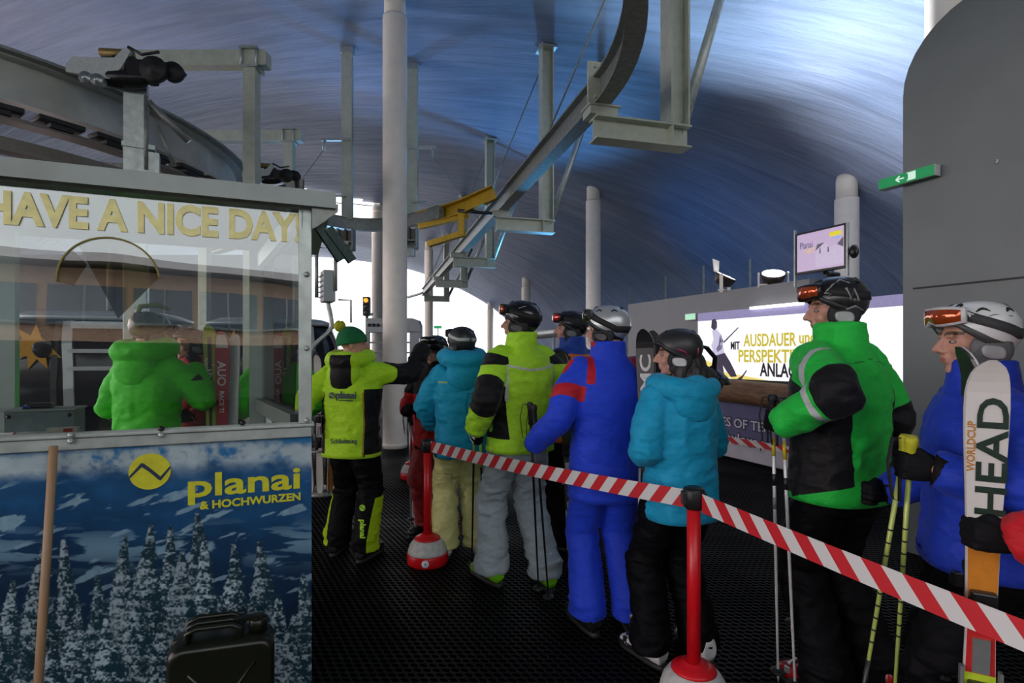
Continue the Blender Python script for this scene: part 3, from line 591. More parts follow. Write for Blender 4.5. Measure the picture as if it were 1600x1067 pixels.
# ------------------------------------------------------------------ things at the booth
def W2(x, y, z): return Bw(x, y, z)
# broom leaning on the panel
x, z = BP(96, 692); xb_, zb_ = BP(84, 1067); top = Bw(x, -.075, z+.0); bot = Bw(xb_-.015, -.14, 0)
t = empty('broom', (bot.x, bot.y, 0), BR, 'broom with a round wooden handle leaning on the printed panel', 'broom')
Ri = rotz(-BR); q = Ri@(top-V((bot.x, bot.y, 0)))
b = MB(); b.path([(0, 0, .1), tuple(q*.5+V((0, 0, .05))), tuple(q)], [.0145, .0145, .014], 14); b.build('handle', mat('worn_wood', (.36, .22, .12), .5, 0, .15, 20, .25, aniso=(1, 1, .08)), t)
b = MB(); b.box((0, 0, .085), (.36, .06, .05), None, .012); b.build('head', mat('worn_wood', 0), t)
b = MB(); b.prism([(-.17, .07), (.17, .07), (.2, 0), (-.2, 0)], (0, -.03, 0), (1, 0, 0), (0, 0, 1), (0, 1, 0), .06); b.build('bristles', mat('dark_bristle', (.03, .025, .02), .9, 0, .6, 120), t)
# jerrycan
x, z = BP(352, 1000); jl = Bw(-.335, -.20, 0); oliv = mat('olive_drab_paint', (.012, .014, .008), .3, .3, .06, 10, .2)
t = empty('jerrycan', jl, BR+.04, 'dark olive metal jerrycan standing in front of printed panel', 'jerrycan')
b = MB(); hw, hh, rr = .185, .5, .05
prof = []
for cx, cz, a0 in ((hw-rr, hh-rr-.02, 0), (-hw+rr, hh-rr, 90), (-hw+rr, rr, 180), (hw-rr, rr, 270)):
    prof += [(cx+rr*math.cos(math.radians(a0+k*15)), cz+rr*math.sin(math.radians(a0+k*15))) for k in range(7)]
for d, s in ((0, 1.0),):
    rings = []
    for y, sc in ((-.083, .9), (-.082, .93), (-.07, .985), (-.05, 1), (.05, 1), (.07, .985), (.083, .9)): rings.append([V((px_*sc, y, .25+(pz-.25)*sc)) for px_, pz in prof])
    b.rings(rings)
b.build('body', oliv, t)
b = MB(); b.path([(hw*.95, -.0, .25), (hw*.96, 0, .46), (-hw*.9, 0, .49), (-hw*.97, 0, .3)], .012, 6); b.build('weld_seam', oliv, t)
for y in (-.05, 0, .05):
    b = MB(); b.path([(-.12, y, .485), (-.12, y, .535), (-.09, y, .548), (.03, y, .54), (.06, y, .525), (.06, y, .47)], .011, 8); b.build('handle', oliv, t)
b = MB(); b.lathe([(.035, 0), (.035, .05), (.03, .055), (0, .056)], (.125, 0, .475), None, 18); b.box((.09, 0, .535), (.11, .03, .012)); b.build('cap', oliv, t)
b = MB(); b.path([(-.11, -.083, .1), (.11, -.083, .4)], .01, 6); b.path([(.11, -.083, .1), (-.11, -.083, .4)], .01, 6); b.build('pressed_cross', oliv, t)
# things on the booth counter
zc = zc0+.015
t = empty('control_box', Bw(ipt(72, 650, .26)[0], .26, zc), BR, 'grey metal box standing on the booth counter', 'box')
b = MB(); b.box((0, 0, .06), (.235, .13, .12), None, .004); b.build('case', mat('grey_blue_metal', '7f8c90', .45, .4), t)
b = MB(); b.box((0, 0, .124), (.245, .14, .008)); b.build('lid', ip, t)
for x in (-.1, .1):
    b = MB(); b.lathe([(.008, 0), (.008, .004), (0, .006)], (x, -.065, .1), Matrix.Rotation(PI/2, 3, 'X'), 8); b.build('screw', black_plastic, t)
b = MB(); b.box((.0, 0, 0), (.09, .05, .022), None, .008); o = b.build('radio', black_plastic); o.location = Bw(ipt(63, 630, .26)[0], .26, zc+.139); o.rotation_euler.z = BR; tag(o, 'small black device lying on the grey metal box', 'device')
b = MB(); b.box((.0, 0, 0), (.05, .03, .012), None, .004); o = b.build('pack', mat('blue_pack', (.02, .06, .4), .5)); o.location = Bw(ipt(47, 634, .25)[0], .25, zc+.134); o.rotation_euler.z = BR+.3; tag(o, 'small blue packet lying on the grey metal box', 'packet')
t = empty('leaflet_box', Bw(ipt(99, 668, .10)[0], .10, zc), BR, 'yellow and white leaflet box on the counter by the glass', 'leaflet box')
b = MB(); b.box((0, 0, .03), (.098, .03, .06)); b.build('box', mat('leaflet_white', (.7, .66, .55), .5), t)
b = MB(); b.box((0, -.016, .012), (.096, .002, .022)); b.build('print_band', mat('leaflet_yellow', (.7, .5, .05), .5), t)
b = MB(); b.box((.02, -.016, .045), (.03, .002, .022)); b.build('print_patch', red_plastic, t)
t = empty('paper_roll', Bw(ipt(45, 676, .1)[0], .10, zc+.024), BR, 'roll of white paper with red band on the counter', 'paper roll')
b = MB(); b.tube((-.11, 0, 0), (.12, 0, 0), .024); b.build('paper', mat('white_paper', (.7, .72, .72), .7), t)
b = MB(); b.tube((-.045, 0, 0), (-.038, 0, 0), .0248); b.build('red_band', red_plastic, t)
# ------------------------------------------------------------------ people: builder
skin = mat('skin', (.52, .27, .19), .5, 0, .05, 60, .08, layers=(('lips', (.42, .13, .11)), ('brows', (.12, .07, .04))))
eye_w = mat('eye_white', (.30, .27, .25), .2, 0, 0); eye_d = mat('eye_iris', (.03, .02, .015), .1, 0, 0)
def fabric(name, col, layers=(), rough=.62, bump=.35): return mat('fabric_'+name, col, rough, 0, bump, 26, .1, layers, aniso=(1, 1, 1.6), detail=5, spec=.08 if (not isinstance(col, str) and max(col) < .02) else .25, sheen=0 if (not isinstance(col, str) and max(col) < .02) else .06)
def lerp(a, b, t): return a+(b-a)*t
def ring_se(c, rx, ry, n=28, e=2.5):
    out = []
    for k in range(n):
        a = 2*PI*k/n; ca, sa = math.cos(a), math.sin(a)
        out.append(V((c[0]+rx*math.copysign(abs(ca)**(2/e), ca), c[1]+ry*math.copysign(abs(sa)**(2/e), sa), c[2])))
    return out
def ik(S, T, a, b, hint):
    d = T-S; L = d.length
    if L > (a+b)*.995: T = S+d*((a+b)*.995/L); d = T-S; L = d.length
    x = (a*a-b*b+L*L)/(2*L); h = math.sqrt(max(0, a*a-x*x)); u = d.normalized(); hv = V(hint); hv = (hv-u*hv.dot(u)).normalized()
    return S+u*x+hv*h, T
def folds(co, amp, f=(9, 9, 16), seed=0.):
    p = co*np.array(f)+seed; n = fbm(p+.6*noise3(co*4+seed)[:, None], 3); r = 1-np.abs(2*n-.95)*1.6
    return amp*(np.clip(r, -.2, 1)-.45)
def seg_t(co, a, b):
    a, b = np.array(a), np.array(b); d = b-a; t = np.clip(((co-a)@d)/(d@d), 0, 1); return t, np.linalg.norm(co-a-t[:, None]*d, axis=1)
def finish(me, name, m, parent, amp=0, f=(9, 9, 16), seed=0., extra=None):
    co = mverts(me)
    if amp:
        nr = mnorms(me); dsp = folds(co, amp, f, seed)
        if extra is not None: dsp = dsp*extra(co)
        co = co+nr*dsp[:, None]; me.vertices.foreach_set('co', np.ascontiguousarray(co).ravel()); me.update()
    me.name = name
    for x in (m if isinstance(m, (list, tuple)) else [m]): me.materials.append(x)
    o = bpy.data.objects.new(name, me); COL.objects.link(o); o.parent = parent; return o
def glove_bm(b, W, fwd, pn, right, curl=(62, 78, 55), r=.0125, spread=0.):
    y = V(fwd).normalized(); z = -(V(pn)-y*V(pn).dot(y)).normalized(); x = y.cross(z); tx = -1 if right else 1
    q = lambda px, py, pz: V(W)+x*px+y*py+z*pz
    b.rings([[q(w*math.cos(2*PI*k/14), yy, h*math.sin(2*PI*k/14)-.004) for k in range(14)] for yy, w, h in ((-.05, .036, .032), (-.02, .034, .028), (0, .034, .024), (.03, .042, .02), (.065, .046, .02), (.09, .044, .017), (.098, .03, .01))])
    for i, (fx, ln) in enumerate(((.034, .92), (.0115, 1.03), (-.0115, .98), (-.033, .8))):
        fx = fx*tx; p = q(fx, .088, -.002); ang = 0; prev = p
        for sgl, c in zip((.044, .028, .024), curl):
            ang += math.radians(c); d = y*math.cos(ang)-z*math.sin(ang)+x*(fx*spread*4); nx = prev+d*(sgl*ln); b.capsule(prev, nx, r, r*.93, 8); prev = nx
    c0 = curl[0]/62
    p0 = q(tx*.028, .022, -.006); p1 = q(tx*(.062-.012*c0), .055, -.018); p2 = q(tx*(.058-.02*c0), .085, -.02-.02*c0); p3 = q(tx*(.05-.034*c0), .108, -.026-.024*c0)
    b.capsule(p0, p1, .017, .0145, 8); b.capsule(p1, p2, .0145, .013, 8); b.capsule(p2, p3, .013, .011, 8)
HC = V((0, .015, 1.665))
def person(label, loc, rz, s, sp, group=None):
    """local frame: +y forward, +x the person's right, z up; everything is scaled by s"""
    root = empty('person', (loc[0], loc[1], 0), rz, label, 'person', group); root.scale = (s, s, s)
    Ri = rotz(-rz)
    L = lambda w: Ri@(V(w)-V((loc[0], loc[1], 0)))/s
    vox = sp.get('vox', .011); lean = sp.get('lean', .0); wide = sp.get('wide', 1.)
    yb = lambda z: lean*max(0, (z-.9)/.6)**1.3
    # joints
    S = {k: V((sx*.182*wide, yb(1.45)-.005, 1.45+sp.get('shrug', 0))) for k, sx in (('L', -1), ('R', 1))}; E, W, HF, HP = {}, {}, {}, {}
    for k in 'LR':
        h = sp['hand'+k]; sgn = 1 if k == 'R' else -1
        G = L(h['at']) if 'at' in h else V(h['loc']); 
        fwd = V(h.get('fwd', (0, .8, -.2))).normalized(); pn = V(h.get('palm', (-sgn, 0, 0)))
        yv = fwd; zv = -(pn-yv*pn.dot(yv)).normalized()
        Wp = G-yv*.085+zv*.03
        E[k], W[k] = ik(S[k], Wp, .295, .26, h.get('hint', (sgn*.5, -.6, -.7))); HF[k], HP[k] = fwd, pn
    Hh = {k: V((sx*.088, 0, .93)) for k, sx in (('L', -1), ('R', 1))}; K, A = {}, {}
    for k in 'LR':
        sgn = 1 if k == 'R' else -1; f = sp.get('foot'+k, (sgn*.12, 0)); A[k] = V((f[0], f[1]-.03, .11)); K[k], A[k] = ik(Hh[k], A[k], .43, .425, (0, 1, 0))
    yaw, pit = sp.get('yaw', 0), sp.get('pitch', 0); RH = Matrix.Rotation(yaw, 3, 'Z')@Matrix.Rotation(pit, 3, 'X'); HCc = HC+V((0, yb(1.6), 0))
    hp = lambda x, y, z: HCc+RH@V((x, y, z))
    # ---- body: one continuous surface (head, neck, trunk, arms, legs)
    b = MB()
    e = lambda c, r: b.ell(hp(*c), r, RH, 16, 10)
    e((0, -.012, .03), (.074, .096, .088)); e((0, .028, -.03), (.060, .064, .078)); e((0, .04, -.078), (.043, .044, .036)); e((0, .072, -.098), (.02, .016, .017))
    b.capsule(hp(-.034, .079, .024), hp(.034, .079, .024), .0135, n=8); 
    for sx in (-1, 1):
        e((sx*.036, .062, -.032), (.025, .024, .024)); e((sx*.077, -.008, -.012), (.010, .019, .032)); e((sx*.012, .098, -.034), (.009, .011, .008)); e((sx*.046, .02, -.068), (.018, .04, .022))
    b.capsule(hp(0, .088, .014), hp(0, .116, -.026), .0085, .0125, 10); b.capsule(hp(-.017, .090, -.056), hp(.017, .090, -.056), .0075, n=8); b.capsule(hp(-.014, .088, -.068), hp(.014, .088, -.068), .008, n=8)
    b.capsule(hp(0, -.025, -.05), V((0, yb(1.48)-.015, 1.47)), .056, .062, 14)
    b.rings([ring_se((0, yb(z), z), rx, ry, 20, 2.2) for z, rx, ry in ((.86, .13, .1), (.95, .15, .11), (1.08, .14, .1), (1.2, .15, .11), (1.34, .165, .11), (1.43, .14, .09), (1.49, .065, .065))])
    for k in 'LR':
        d_ = (E[k]-S[k]).normalized(); Sp = S[k]*.88+V((0, yb(1.45)*.12, 1.45*.12))
        b.capsule(Sp, E[k], .05, .042, 10); b.capsule(E[k], W[k], .04, .03, 10); b.capsule(Hh[k], K[k], .078, .055, 12); b.capsule(K[k], A[k]+V((0, 0, .03)), .055, .042, 12)
    me = remesh(b.bm, sp.get('bvox', .0065), 2)
    co = mverts(me); hl = (co-np.array(HCc))@np.array(RH)
    setattr_f(me, 'lips', .0085-np.sqrt(((hl[:, 0])*.42)**2+((hl[:, 1]-.094))**2*.3+(hl[:, 2]+.062)**2)-.001)
    setattr_f(me, 'brows', np.where(hl[:, 1] > .05, .006-np.abs(hl[:, 2]-.031+.1*np.abs(np.abs(hl[:, 0])-.03))-.0*hl[:, 0], -1)*(np.abs(hl[:, 0]) > .012)*(np.abs(hl[:, 0]) < .056)-.0001)
    body = finish(me, 'body', sp.get('skin', skin), root)
    for sx in (-1, 1):
        q = MB(); q.ell(hp(sx*.031, .0765, .0), (.0125, .0105, .0068), RH, 12, 8); q.mi = 1; q.ell(hp(sx*.031, .0835, .0), (.0055, .005, .0050), RH, 10, 6); q.build('eye', [eye_w, eye_d], body)
    # ---- jacket
    J = sp['jacket']; hem = J.get('hem', .82); b = MB(); fat = J.get('fat', 1.)
    prof = [(hem, .212, .170), (hem+.012, .214, .172), (.95, .203, .160), (1.06, .196, .154), (1.18, .205, .158), (1.30, .216, .158), (1.39, .204, .145), (1.45, .158, .122), (1.49, .110, .105), (1.53, .092, .094), (1.575, .088, .09), (1.60, .09, .092)]
    prof = [p for p in prof if p[0] <= J.get('collar', 1.575)]
    b.rings([ring_se((0, yb(z)-.012, z), rx*wide*fat, ry*fat) for z, rx, ry in prof])
    sr = J.get('sleeve', 1.)
    for k in 'LR':
        u = (W[k]-E[k]).normalized(); cuff = W[k]+u*.012; m1 = S[k]*.5+E[k]*.5; m2 = E[k]*.5+cuff*.5
        Sp = V((S[k].x*.82, S[k].y, S[k].z-.02))
        b.capsule(Sp, m1, .092*sr, .084*sr, 16); b.capsule(m1, E[k], .084*sr, .077*sr, 16); b.capsule(E[k], m2, .077*sr, .072*sr, 16); b.path([m2, cuff-u*.03, cuff], [.072*sr, .064*sr, .056*sr], 16)
        b.capsule(Sp+V((0, 0, -.08)), V((S[k].x*.7, S[k].y, 1.25)), .09, .10, 14)
    me = remesh(b.bm, vox, 3); co = mverts(me)
    elb = lambda c: 1.0+1.1*np.exp(-np.minimum(np.linalg.norm(c-np.array(E['L']), axis=1), np.linalg.norm(c-np.array(E['R']), axis=1))**2/.012)+.4*np.exp(-((c[:, 2]-1.0)/.09)**2)
    tL, dL = seg_t(co, S['L'], E['L']); t2, d2 = seg_t(co, E['L'], W['L']); cL = dict(t=np.where(dL <= d2, tL, 1+t2), d=np.minimum(dL, d2))
    tR, dR = seg_t(co, S['R'], E['R']); t2, d2 = seg_t(co, E['R'], W['R']); cR = dict(t=np.where(dR <= d2, tR, 1+t2), d=np.minimum(dR, d2))
    yy = np.array([yb(z) for z in co[:, 2]])
    armd = np.minimum(cL['d'], cR['d']); tt = np.where(cL['d'] < cR['d'], cL['t'], cR['t'])
    tors = np.sqrt((co[:, 0]/(.205*wide))**2+((co[:, 1]-yy+.012)/.16)**2)
    isarm = np.minimum(.105*sr-armd, np.where((tors > .98) | (tt > 1.0), 1., -1.)); ctx = dict(x=co[:, 0], y=co[:, 1]-yy, z=co[:, 2], t=tt, arm=isarm, ad=armd, left=co[:, 0] < 0, E=E, W=W, S=S, co=co)
    lay = []
    for nm, col, fn in J.get('pattern', ()): setattr_f(me, nm, np.asarray(fn(ctx), float)); lay.append((nm, col))
    jm = fabric(J['name'], J['col'], tuple(lay)); jk = finish(me, 'jacket', jm, root, J.get('amp', .016), J.get('f', (8, 8, 13)), J.get('seed', len(MATS)*.7), elb)
    b = MB(); b.rings([ring_se((0, yb(hem)-.012, z), r*wide*fat, q*fat) for z, r, q in ((hem-.004, .205, .163), (hem-.004, .2175, .1755), (hem+.024, .2175, .1755))], cap=False); b.build('hem_band', jm, jk)
    for k in 'LR':
        u = (W[k]-E[k]).normalized(); q = MB(); q.path([W[k]-u*.025, W[k]-u*.0, W[k]+u*.018], [.0585*sr, .057*sr, .052*sr], 16); q.build('cuff', fabric(J.get('cuff', ('black_cuff', (.01, .01, .01)))[0], J.get('cuff', ('', (.01, .01, .01)))[1]), jk)
    if J.get('hood'):
        b = MB(); hd = J['hood']; pts = [(-.10, .055, 1.51), (-.13, -.02, 1.50), (-.115, -.10, 1.485), (-.05, -.145, 1.475), (.05, -.145, 1.475), (.115, -.10, 1.485), (.13, -.02, 1.50), (.10, .055, 1.51)]
        pts = [V(p)+V((0, yb(1.5), .02+J.get('hoodup', .03))) for p in pts]; b.path(smooth_pts(pts, 4), .055*hd, 12); b.ell((0, yb(1.4)-.135, 1.43), (.14, .065, .11*hd)); b.ell((0, yb(1.4)-.125, 1.50+J.get('hoodup', .03)), (.12, .065, .07))
        mh = remesh(b.bm, vox, 4)
        ch = mverts(mh); c2 = dict(x=ch[:, 0], y=ch[:, 1], z=ch[:, 2], co=ch)
        hl_ = []
        for nm, col, fn in J.get('hoodpat', ()): setattr_f(mh, nm, np.asarray(fn(c2), float)); hl_.append((nm, col))
        finish(mh, 'hood', fabric(J['name']+'_hood', J['col'], tuple(hl_)) if hl_ else jm, jk, .012, (7, 7, 10), 3.)
    # ---- trousers
    T = sp['trousers']; b = MB(); tr = T.get('fat', 1.)
    b.rings([ring_se((0, -.005, z), rx, ry, 24) for z, rx, ry in ((.80, .165*tr, .13), (.88, .185, .145), (.96, .18, .14), (1.02, .165, .13))])
    for k in 'LR':
        up = V((0, 0, 1)); kn = K[k]; an = A[k]+V((0, .012, -.03)); hp_ = Hh[k]+V((0, 0, -.02))
        pts = [hp_+V((0, 0, .05)), hp_*.6+kn*.4, kn+V((0, .008, 0)), kn*.5+an*.5+V((0, -.012, 0)), an+V((0, 0, .06)), an]
        b.path(pts, [.108*tr, .108*tr, .092*tr, .095*tr, .100*tr, .102*tr], 20, up=(0, 1, 0))
    me = remesh(b.bm, vox, 3); co = mverts(me); ctx = dict(x=co[:, 0], y=co[:, 1], z=co[:, 2], K=K, A=A, co=co)
    lay = []
    for nm, col, fn in T.get('pattern', ()): setattr_f(me, nm, np.asarray(fn(ctx), float)); lay.append((nm, col))
    kne = lambda c: 1+.9*np.exp(-((c[:, 2]-.5)/.12)**2)+.9*np.exp(-((c[:, 2]-.14)/.09)**2)
    finish(me, 'trousers', fabric(T['name'], T['col'], tuple(lay)), root, T.get('amp', .018), (7, 7, 13), 5.+len(MATS), kne)
    # ---- boots
    B = sp.get('boots', {})
    bm1 = mat('boot_'+B.get('name', 'black'), B.get('col', (.012, .012, .013)), .3, 0, .04, 20, .06, coat=.3); bm2 = mat('boot_'+B.get('name2', 'black'), B.get('col2', (.012, .012, .013)), .35, 0, .04, 20, .06)
    for k in 'LR':
        sgn = 1 if k == 'R' else -1; a = A[k]; fa = sp.get('toe'+k, sgn*-.14); Rf = rotz(fa); o3 = V((a.x, a.y, 0)); q = lambda x, y, z: o3+Rf@V((x, y, z))
        shl = MB(); prof = [(-.085, .036, .05, .12), (-.075, .042, .022, .15), (-.03, .046, .02, .17), (.03, .046, .02, .15), (.08, .047, .02, .115), (.13, .050, .02, .095), (.18, .046, .02, .085), (.212, .034, .024, .07), (.222, .02, .03, .058)]
        shl.rings([[q(w*math.copysign(abs(math.cos(t))**.75, math.cos(t)), yy, (z0+z1)/2+(z1-z0)/2*math.copysign(abs(math.sin(t))**.75, math.sin(t))) for t in [2*PI*i/18 for i in range(18)]] for yy, w, z0, z1 in prof])
        bt = shl.build('boot', bm1, root)
        c = MB(); c.rings([[q(w*math.cos(t), yy+l*math.sin(t), z) for t in [2*PI*i/18 for i in range(18)]] for z, yy, w, l in ((.09, -.016, .048, .070), (.14, -.008, .05, .066), (.19, .006, .05, .062), (.23, .014, .05, .06))]); c.build('cuff', bm2, bt)
        so = MB(); so.rings([[q(w*math.copysign(abs(math.cos(t))**.6, math.cos(t)), .065+l*math.copysign(abs(math.sin(t))**.6, math.sin(t)), z) for t in [2*PI*i/20 for i in range(20)]] for z, w, l in ((0, .036, .160), (.004, .039, .164), (.026, .038, .162))]); so.build('sole', mat('boot_sole', (.015, .015, .015), .6), bt)
        for yy, z in ((.155, .095), (.095, .118)):
            bu = MB(); bu.box(q(-sgn*.0, yy, z), (.07, .016, .012), Rf, .003); bu.box(q(sgn*.046, yy, z-.022), (.01, .026, .03), Rf, .003); bu.build('buckle', alu if B.get('bright') else black_plastic, bt)
    # ---- gloves
    for k in 'LR':
        h = sp['hand'+k]; g = sp.get('gloves', {}); gb = MB(); glove_bm(gb, W[k], HF[k], HP[k], k == 'R', h.get('curl', (62, 78, 55)))
        gb.path([W[k]-(W[k]-E[k]).normalized()*.05, W[k]], [.048, .036], 14)
        gm_ = remesh(gb.bm, .0052 if vox < .0125 else .0065, 2); co = mverts(gm_); yv = HF[k]; zv = -(HP[k]-yv*HP[k].dot(yv)).normalized(); hz = (co-np.array(W[k]))@np.array(zv); hy = (co-np.array(W[k]))@np.array(yv); hx = (co-np.array(W[k]))@np.array(yv.cross(zv)); lay = []
        for nm, col, fn in g.get('pattern', ()): setattr_f(gm_, nm, np.asarray(fn(hx, hy, hz), float)); lay.append((nm, col))
        finish(gm_, 'glove', fabric('glove_'+g.get('name', 'black'), g.get('col', (.009, .009, .01)), tuple(lay)), root, .002, (30, 30, 30))
    # ---- headgear
    if sp.get('helmet'): helmet(root, hp, RH, sp['helmet'])
    if sp.get('extra'): sp['extra'](dict(root=root, hp=hp, RH=RH, yb=yb, S=S, E=E, W=W, K=K, A=A, L=L, jacket=jk, HF=HF, HP=HP, vox=vox))
    return root
def helmet(root, hp, RH, H):
    m = mat('helmet_'+H['name'], H['col'], H.get('rough', .3), H.get('metal', 0), .02, 12, .08, coat=H.get('coat', .4)); 
    rx, ry, rzz = .106, .130, .108; c = (0, -.012, .038)
    def rim(phi):                                        # phi 0 = front
        a = abs((phi+PI) % (2*PI)-PI)
        return float(np.interp(a, [0, .7, 1.1, 1.5, 1.9, 2.4, PI], [.062, .056, .02, -.012, -.03, -.055, -.062]))
    def sp_(phi, w, k=1.0):
        t0 = math.asin(max(-.98, min(.98, (rim(phi)-c[2])/rzz))); t = t0+(PI/2-t0)*w; return hp(c[0]+k*rx*math.cos(t)*math.sin(phi), c[1]+k*ry*math.cos(t)*math.cos(phi), c[2]+k*rzz*math.sin(t)+(.004*math.sin(3*t) if k > .95 else 0))
    def at_(phi, z, k=1.0):
        t = math.asin(max(-.98, min(.98, (z-c[2])/rzz))); return hp(c[0]+k*rx*math.cos(t)*math.sin(phi), c[1]+k*ry*math.cos(t)*math.cos(phi), z)
    n = 48; b = MB(); rr = []
    for w in (.35, .1, 0): rr.append([sp_(2*PI*i/n, w, .88) for i in range(n)])
    for w in (0, .02, .08, .16, .26, .38, .5, .62, .74, .86, .95, 1-1e-3): rr.append([sp_(2*PI*i/n, w, 1.0) for i in range(n)])
    b.rings(rr, cap=True); hel = b.build('helmet', m, root)
    # lower band, ear pads, rim piping
    m2 = mat('helmet_trim_'+H.get('trim', ('black', (.012, .012, .013)))[0], H.get('trim', ('', (.012, .012, .013)))[1], .45, 0, .1, 60)
    b = MB(); b.rings([[sp_(2*PI*i/n, w, k) for i in range(n)] for w, k in ((-.02, 1.0), (-.02, 1.022), (.10, 1.024), (.11, 1.0))], cap=False, closed=True); b.build('rim_band', m2, hel)
    pad = mat('ear_pad_'+H.get('pad', ('black', (.012, .012, .013)))[0], H.get('pad', ('', (.012, .012, .013)))[1], .7, 0, .3, 50)
    for sx in (-1, 1):
        b = MB(); b.ell(hp(sx*.080, -.012, -.030), (.020, .066, .062), RH, 18, 10); b.ell(hp(sx*.079, .006, -.072), (.016, .042, .036), RH, 14, 8); ep = b.build('ear_pad', pad, hel)
        b = MB(); b.rings([[hp(sx*(.096+dx), -.012+k_*.034*math.copysign(abs(math.cos(q))**.7, math.cos(q))-.1*(-.034-.034+.034), -.040+k_*.022*math.copysign(abs(math.sin(q))**.7, math.sin(q))+.006*math.cos(q)) for q in [2*PI*i/16 for i in range(16)]] for dx, k_ in ((0, 1.1), (.005, 1.0), (.0065, .8))]); b.build('ear_cover', mat('ear_cover_'+H.get('cover', ('grey', (.12, .13, .13)))[0], H.get('cover', ('', (.12, .13, .13)))[1], .4), hel)
    b = MB(); b.path([hp(-.085, .02, -.09), hp(-.05, .05, -.118), hp(0, .062, -.124), hp(.05, .05, -.118), hp(.085, .02, -.09)], .007, 8, flat=.5); b.build('chin_strap', black_plastic, hel)
    # vents
    vm = mat('vent_'+H.get('vent', ('black', (.006, .006, .006)))[0], H.get('vent', ('', (.006, .006, .006)))[1], .5)
    for phi, z, ln in ((.55, .118, .3), (-.55, .118, .3), (1.35, .098, .38), (-1.35, .098, .38), (2.2, .095, .35), (-2.2, .095, .35), (2.85, .11, .2), (-2.85, .11, .2)):
        b = MB(); b.path([at_(phi+ln*q, z+.012*math.cos(q*3), 1.004) for q in (-.5, -.25, 0, .25, .5)], [.003, .007, .009, .007, .003], 8, flat=.6); b.build('vent', vm, hel)
    for nm, mm, fn in H.get('marks', ()):                # sewn or printed marks: ribbons on the shell
        for pts, r in fn:
            b = MB(); b.path([at_(p, z, 1.006) for p, z in pts], r, 6, flat=.5); b.build(nm, mm, hel)
    # goggles
    g = H.get('goggles')
    if g:
        gz = g.get('z', .088); frm = mat('goggle_frame_'+g.get('fname', 'black'), g.get('frame', (.012, .012, .012)), .35); lens = mat('goggle_lens_'+g['name'], g['lens'], .06, g.get('lmetal', .6), 0, coat=.8)
        def band(k0, k1, z0, z1, ph, nph=15, sag=.012):
            R = []
            for i in range(nph):
                p = -ph+2*ph*i/(nph-1); s_ = 1-.25*abs(p/ph)**3; zz0 = gz+(z0)*s_-sag*(p/ph)**2*0; zz1 = gz+z1*s_
                notch = .016*max(0, 1-abs(p)/.25) if z0 < 0 else 0
                f = lambda k, z: hp((rx*k)*math.sin(p)*.98, -.012+(ry*k)*math.cos(p)*.93, z)
                R.append([f(k0, zz0+notch), f(k1, zz0+notch+.004), f(k1, zz1-.004), f(k0, zz1)])
            return R
        q = MB(); q.rings(band(1.0, 1.20, -.036, .038, .95)); gg = q.build('goggles', frm, hel)
        q = MB(); q.rings(band(1.15, 1.225, -.028, .030, .86)); q.build('lens', lens, gg)
        sm_ = mat('strap_'+g.get('sname', 'black'), g.get('strap', (.012, .012, .012)), .7, 0, .2, 80)
        zb = g.get('back', .03)
        zs_ = lambda a: lerp(gz, zb, min(1, (a-.95)/1.3)) if a > .95 else gz
        q = MB(); RR = []; 
        for i in range(41):
            p = .95+(2*PI-1.9)*i/40; a = min(p, 2*PI-p); z = zs_(a); w = .018; o_ = lambda k, z: at_(p, z, k)
            RR.append([o_(1.0, z-w), o_(1.035, z-w), o_(1.035, z+w), o_(1.0, z+w)])
        q.rings(RR); st = q.build('goggle_strap', sm_, hel)
        if g.get('stripe'):
            for sx in (-1, 1):
                q = MB(); RR = []
                for i in range(12):
                    p = sx*lerp(g['stripe'][1], g['stripe'][2], i/11); z = zs_(abs(p)); w = g['stripe'][3]; RR.append([at_(p, z-w, 1.03), at_(p, z-w, 1.042), at_(p, z+w, 1.042), at_(p, z+w, 1.03)])
                q.rings(RR); q.build('strap_print', g['stripe'][0], st)
    return hel
def head_text(hp, RH, body, phi, z, size, m, parent, k=1.06):
    pass
# ------------------------------------------------------------------ poles and skis
def ski_pole(tip, top, col, label, grip=(.012, .012, .012), gname='black', group=None, bands=(), basket=(.012, .012, .012), strap=True, L=None, r=.0075):
    tip, top = V(tip), V(top); d = (top-tip); n = d.length; d.normalize()
    t = empty('ski_pole', tip, 0, label, 'ski pole', group); q = lambda s: d*s; x = d.cross(V((0, 1, 0))).normalized(); y = d.cross(x)
    R = Matrix((x, y, d)).transposed()
    b = MB(); b.path([q(0), q(.03), q(n*.6), q(n-.12)], [.003, r*.7, r, r*1.1], 12); sh = b.build('shaft', mat('pole_'+col[0], col[1], .32, col[2] if len(col) > 2 else .3, .02, 20, .08), t)
    for s0, s1, c in bands:
        b = MB(); b.path([q(n*s0), q(n*s1)], r*1.12, 12); b.build('shaft_band', mat('pole_band_'+c[0], c[1], .4), sh)
    gm_ = mat('pole_grip_'+gname, grip, .6, 0, .2, 60); b = MB()
    b.lathe([(.010, 0), (.017, .01), (.014, .03), (.0165, .045), (.014, .06), (.0165, .08), (.015, .10), (.020, .122), (.021, .135), (.016, .145)], q(n-.14), R, 14); b.build('grip', gm_, t)
    b = MB(); b.lathe([(.006, 0), (.036, .004), (.034, .010), (.010, .018)], q(.055), R, 18); b.build('basket', mat('pole_basket', basket, .5), t)
    if strap:
        b = MB(); o = q(n-.005); sx = x*.03
        b.path([o, o+x*.045+V((0, 0, .0)), o+x*.06+V((0, 0, -.08)), o+x*.045+V((0, 0, -.2)), o+x*.022+V((0, 0, -.21)), o+x*.02+V((0, 0, -.1)), o+V((0, 0, -.01))], .009, 6, flat=.25); b.build('strap', mat('strap_webbing', (.012, .012, .012), .8, 0, .3, 90), t)
    return t
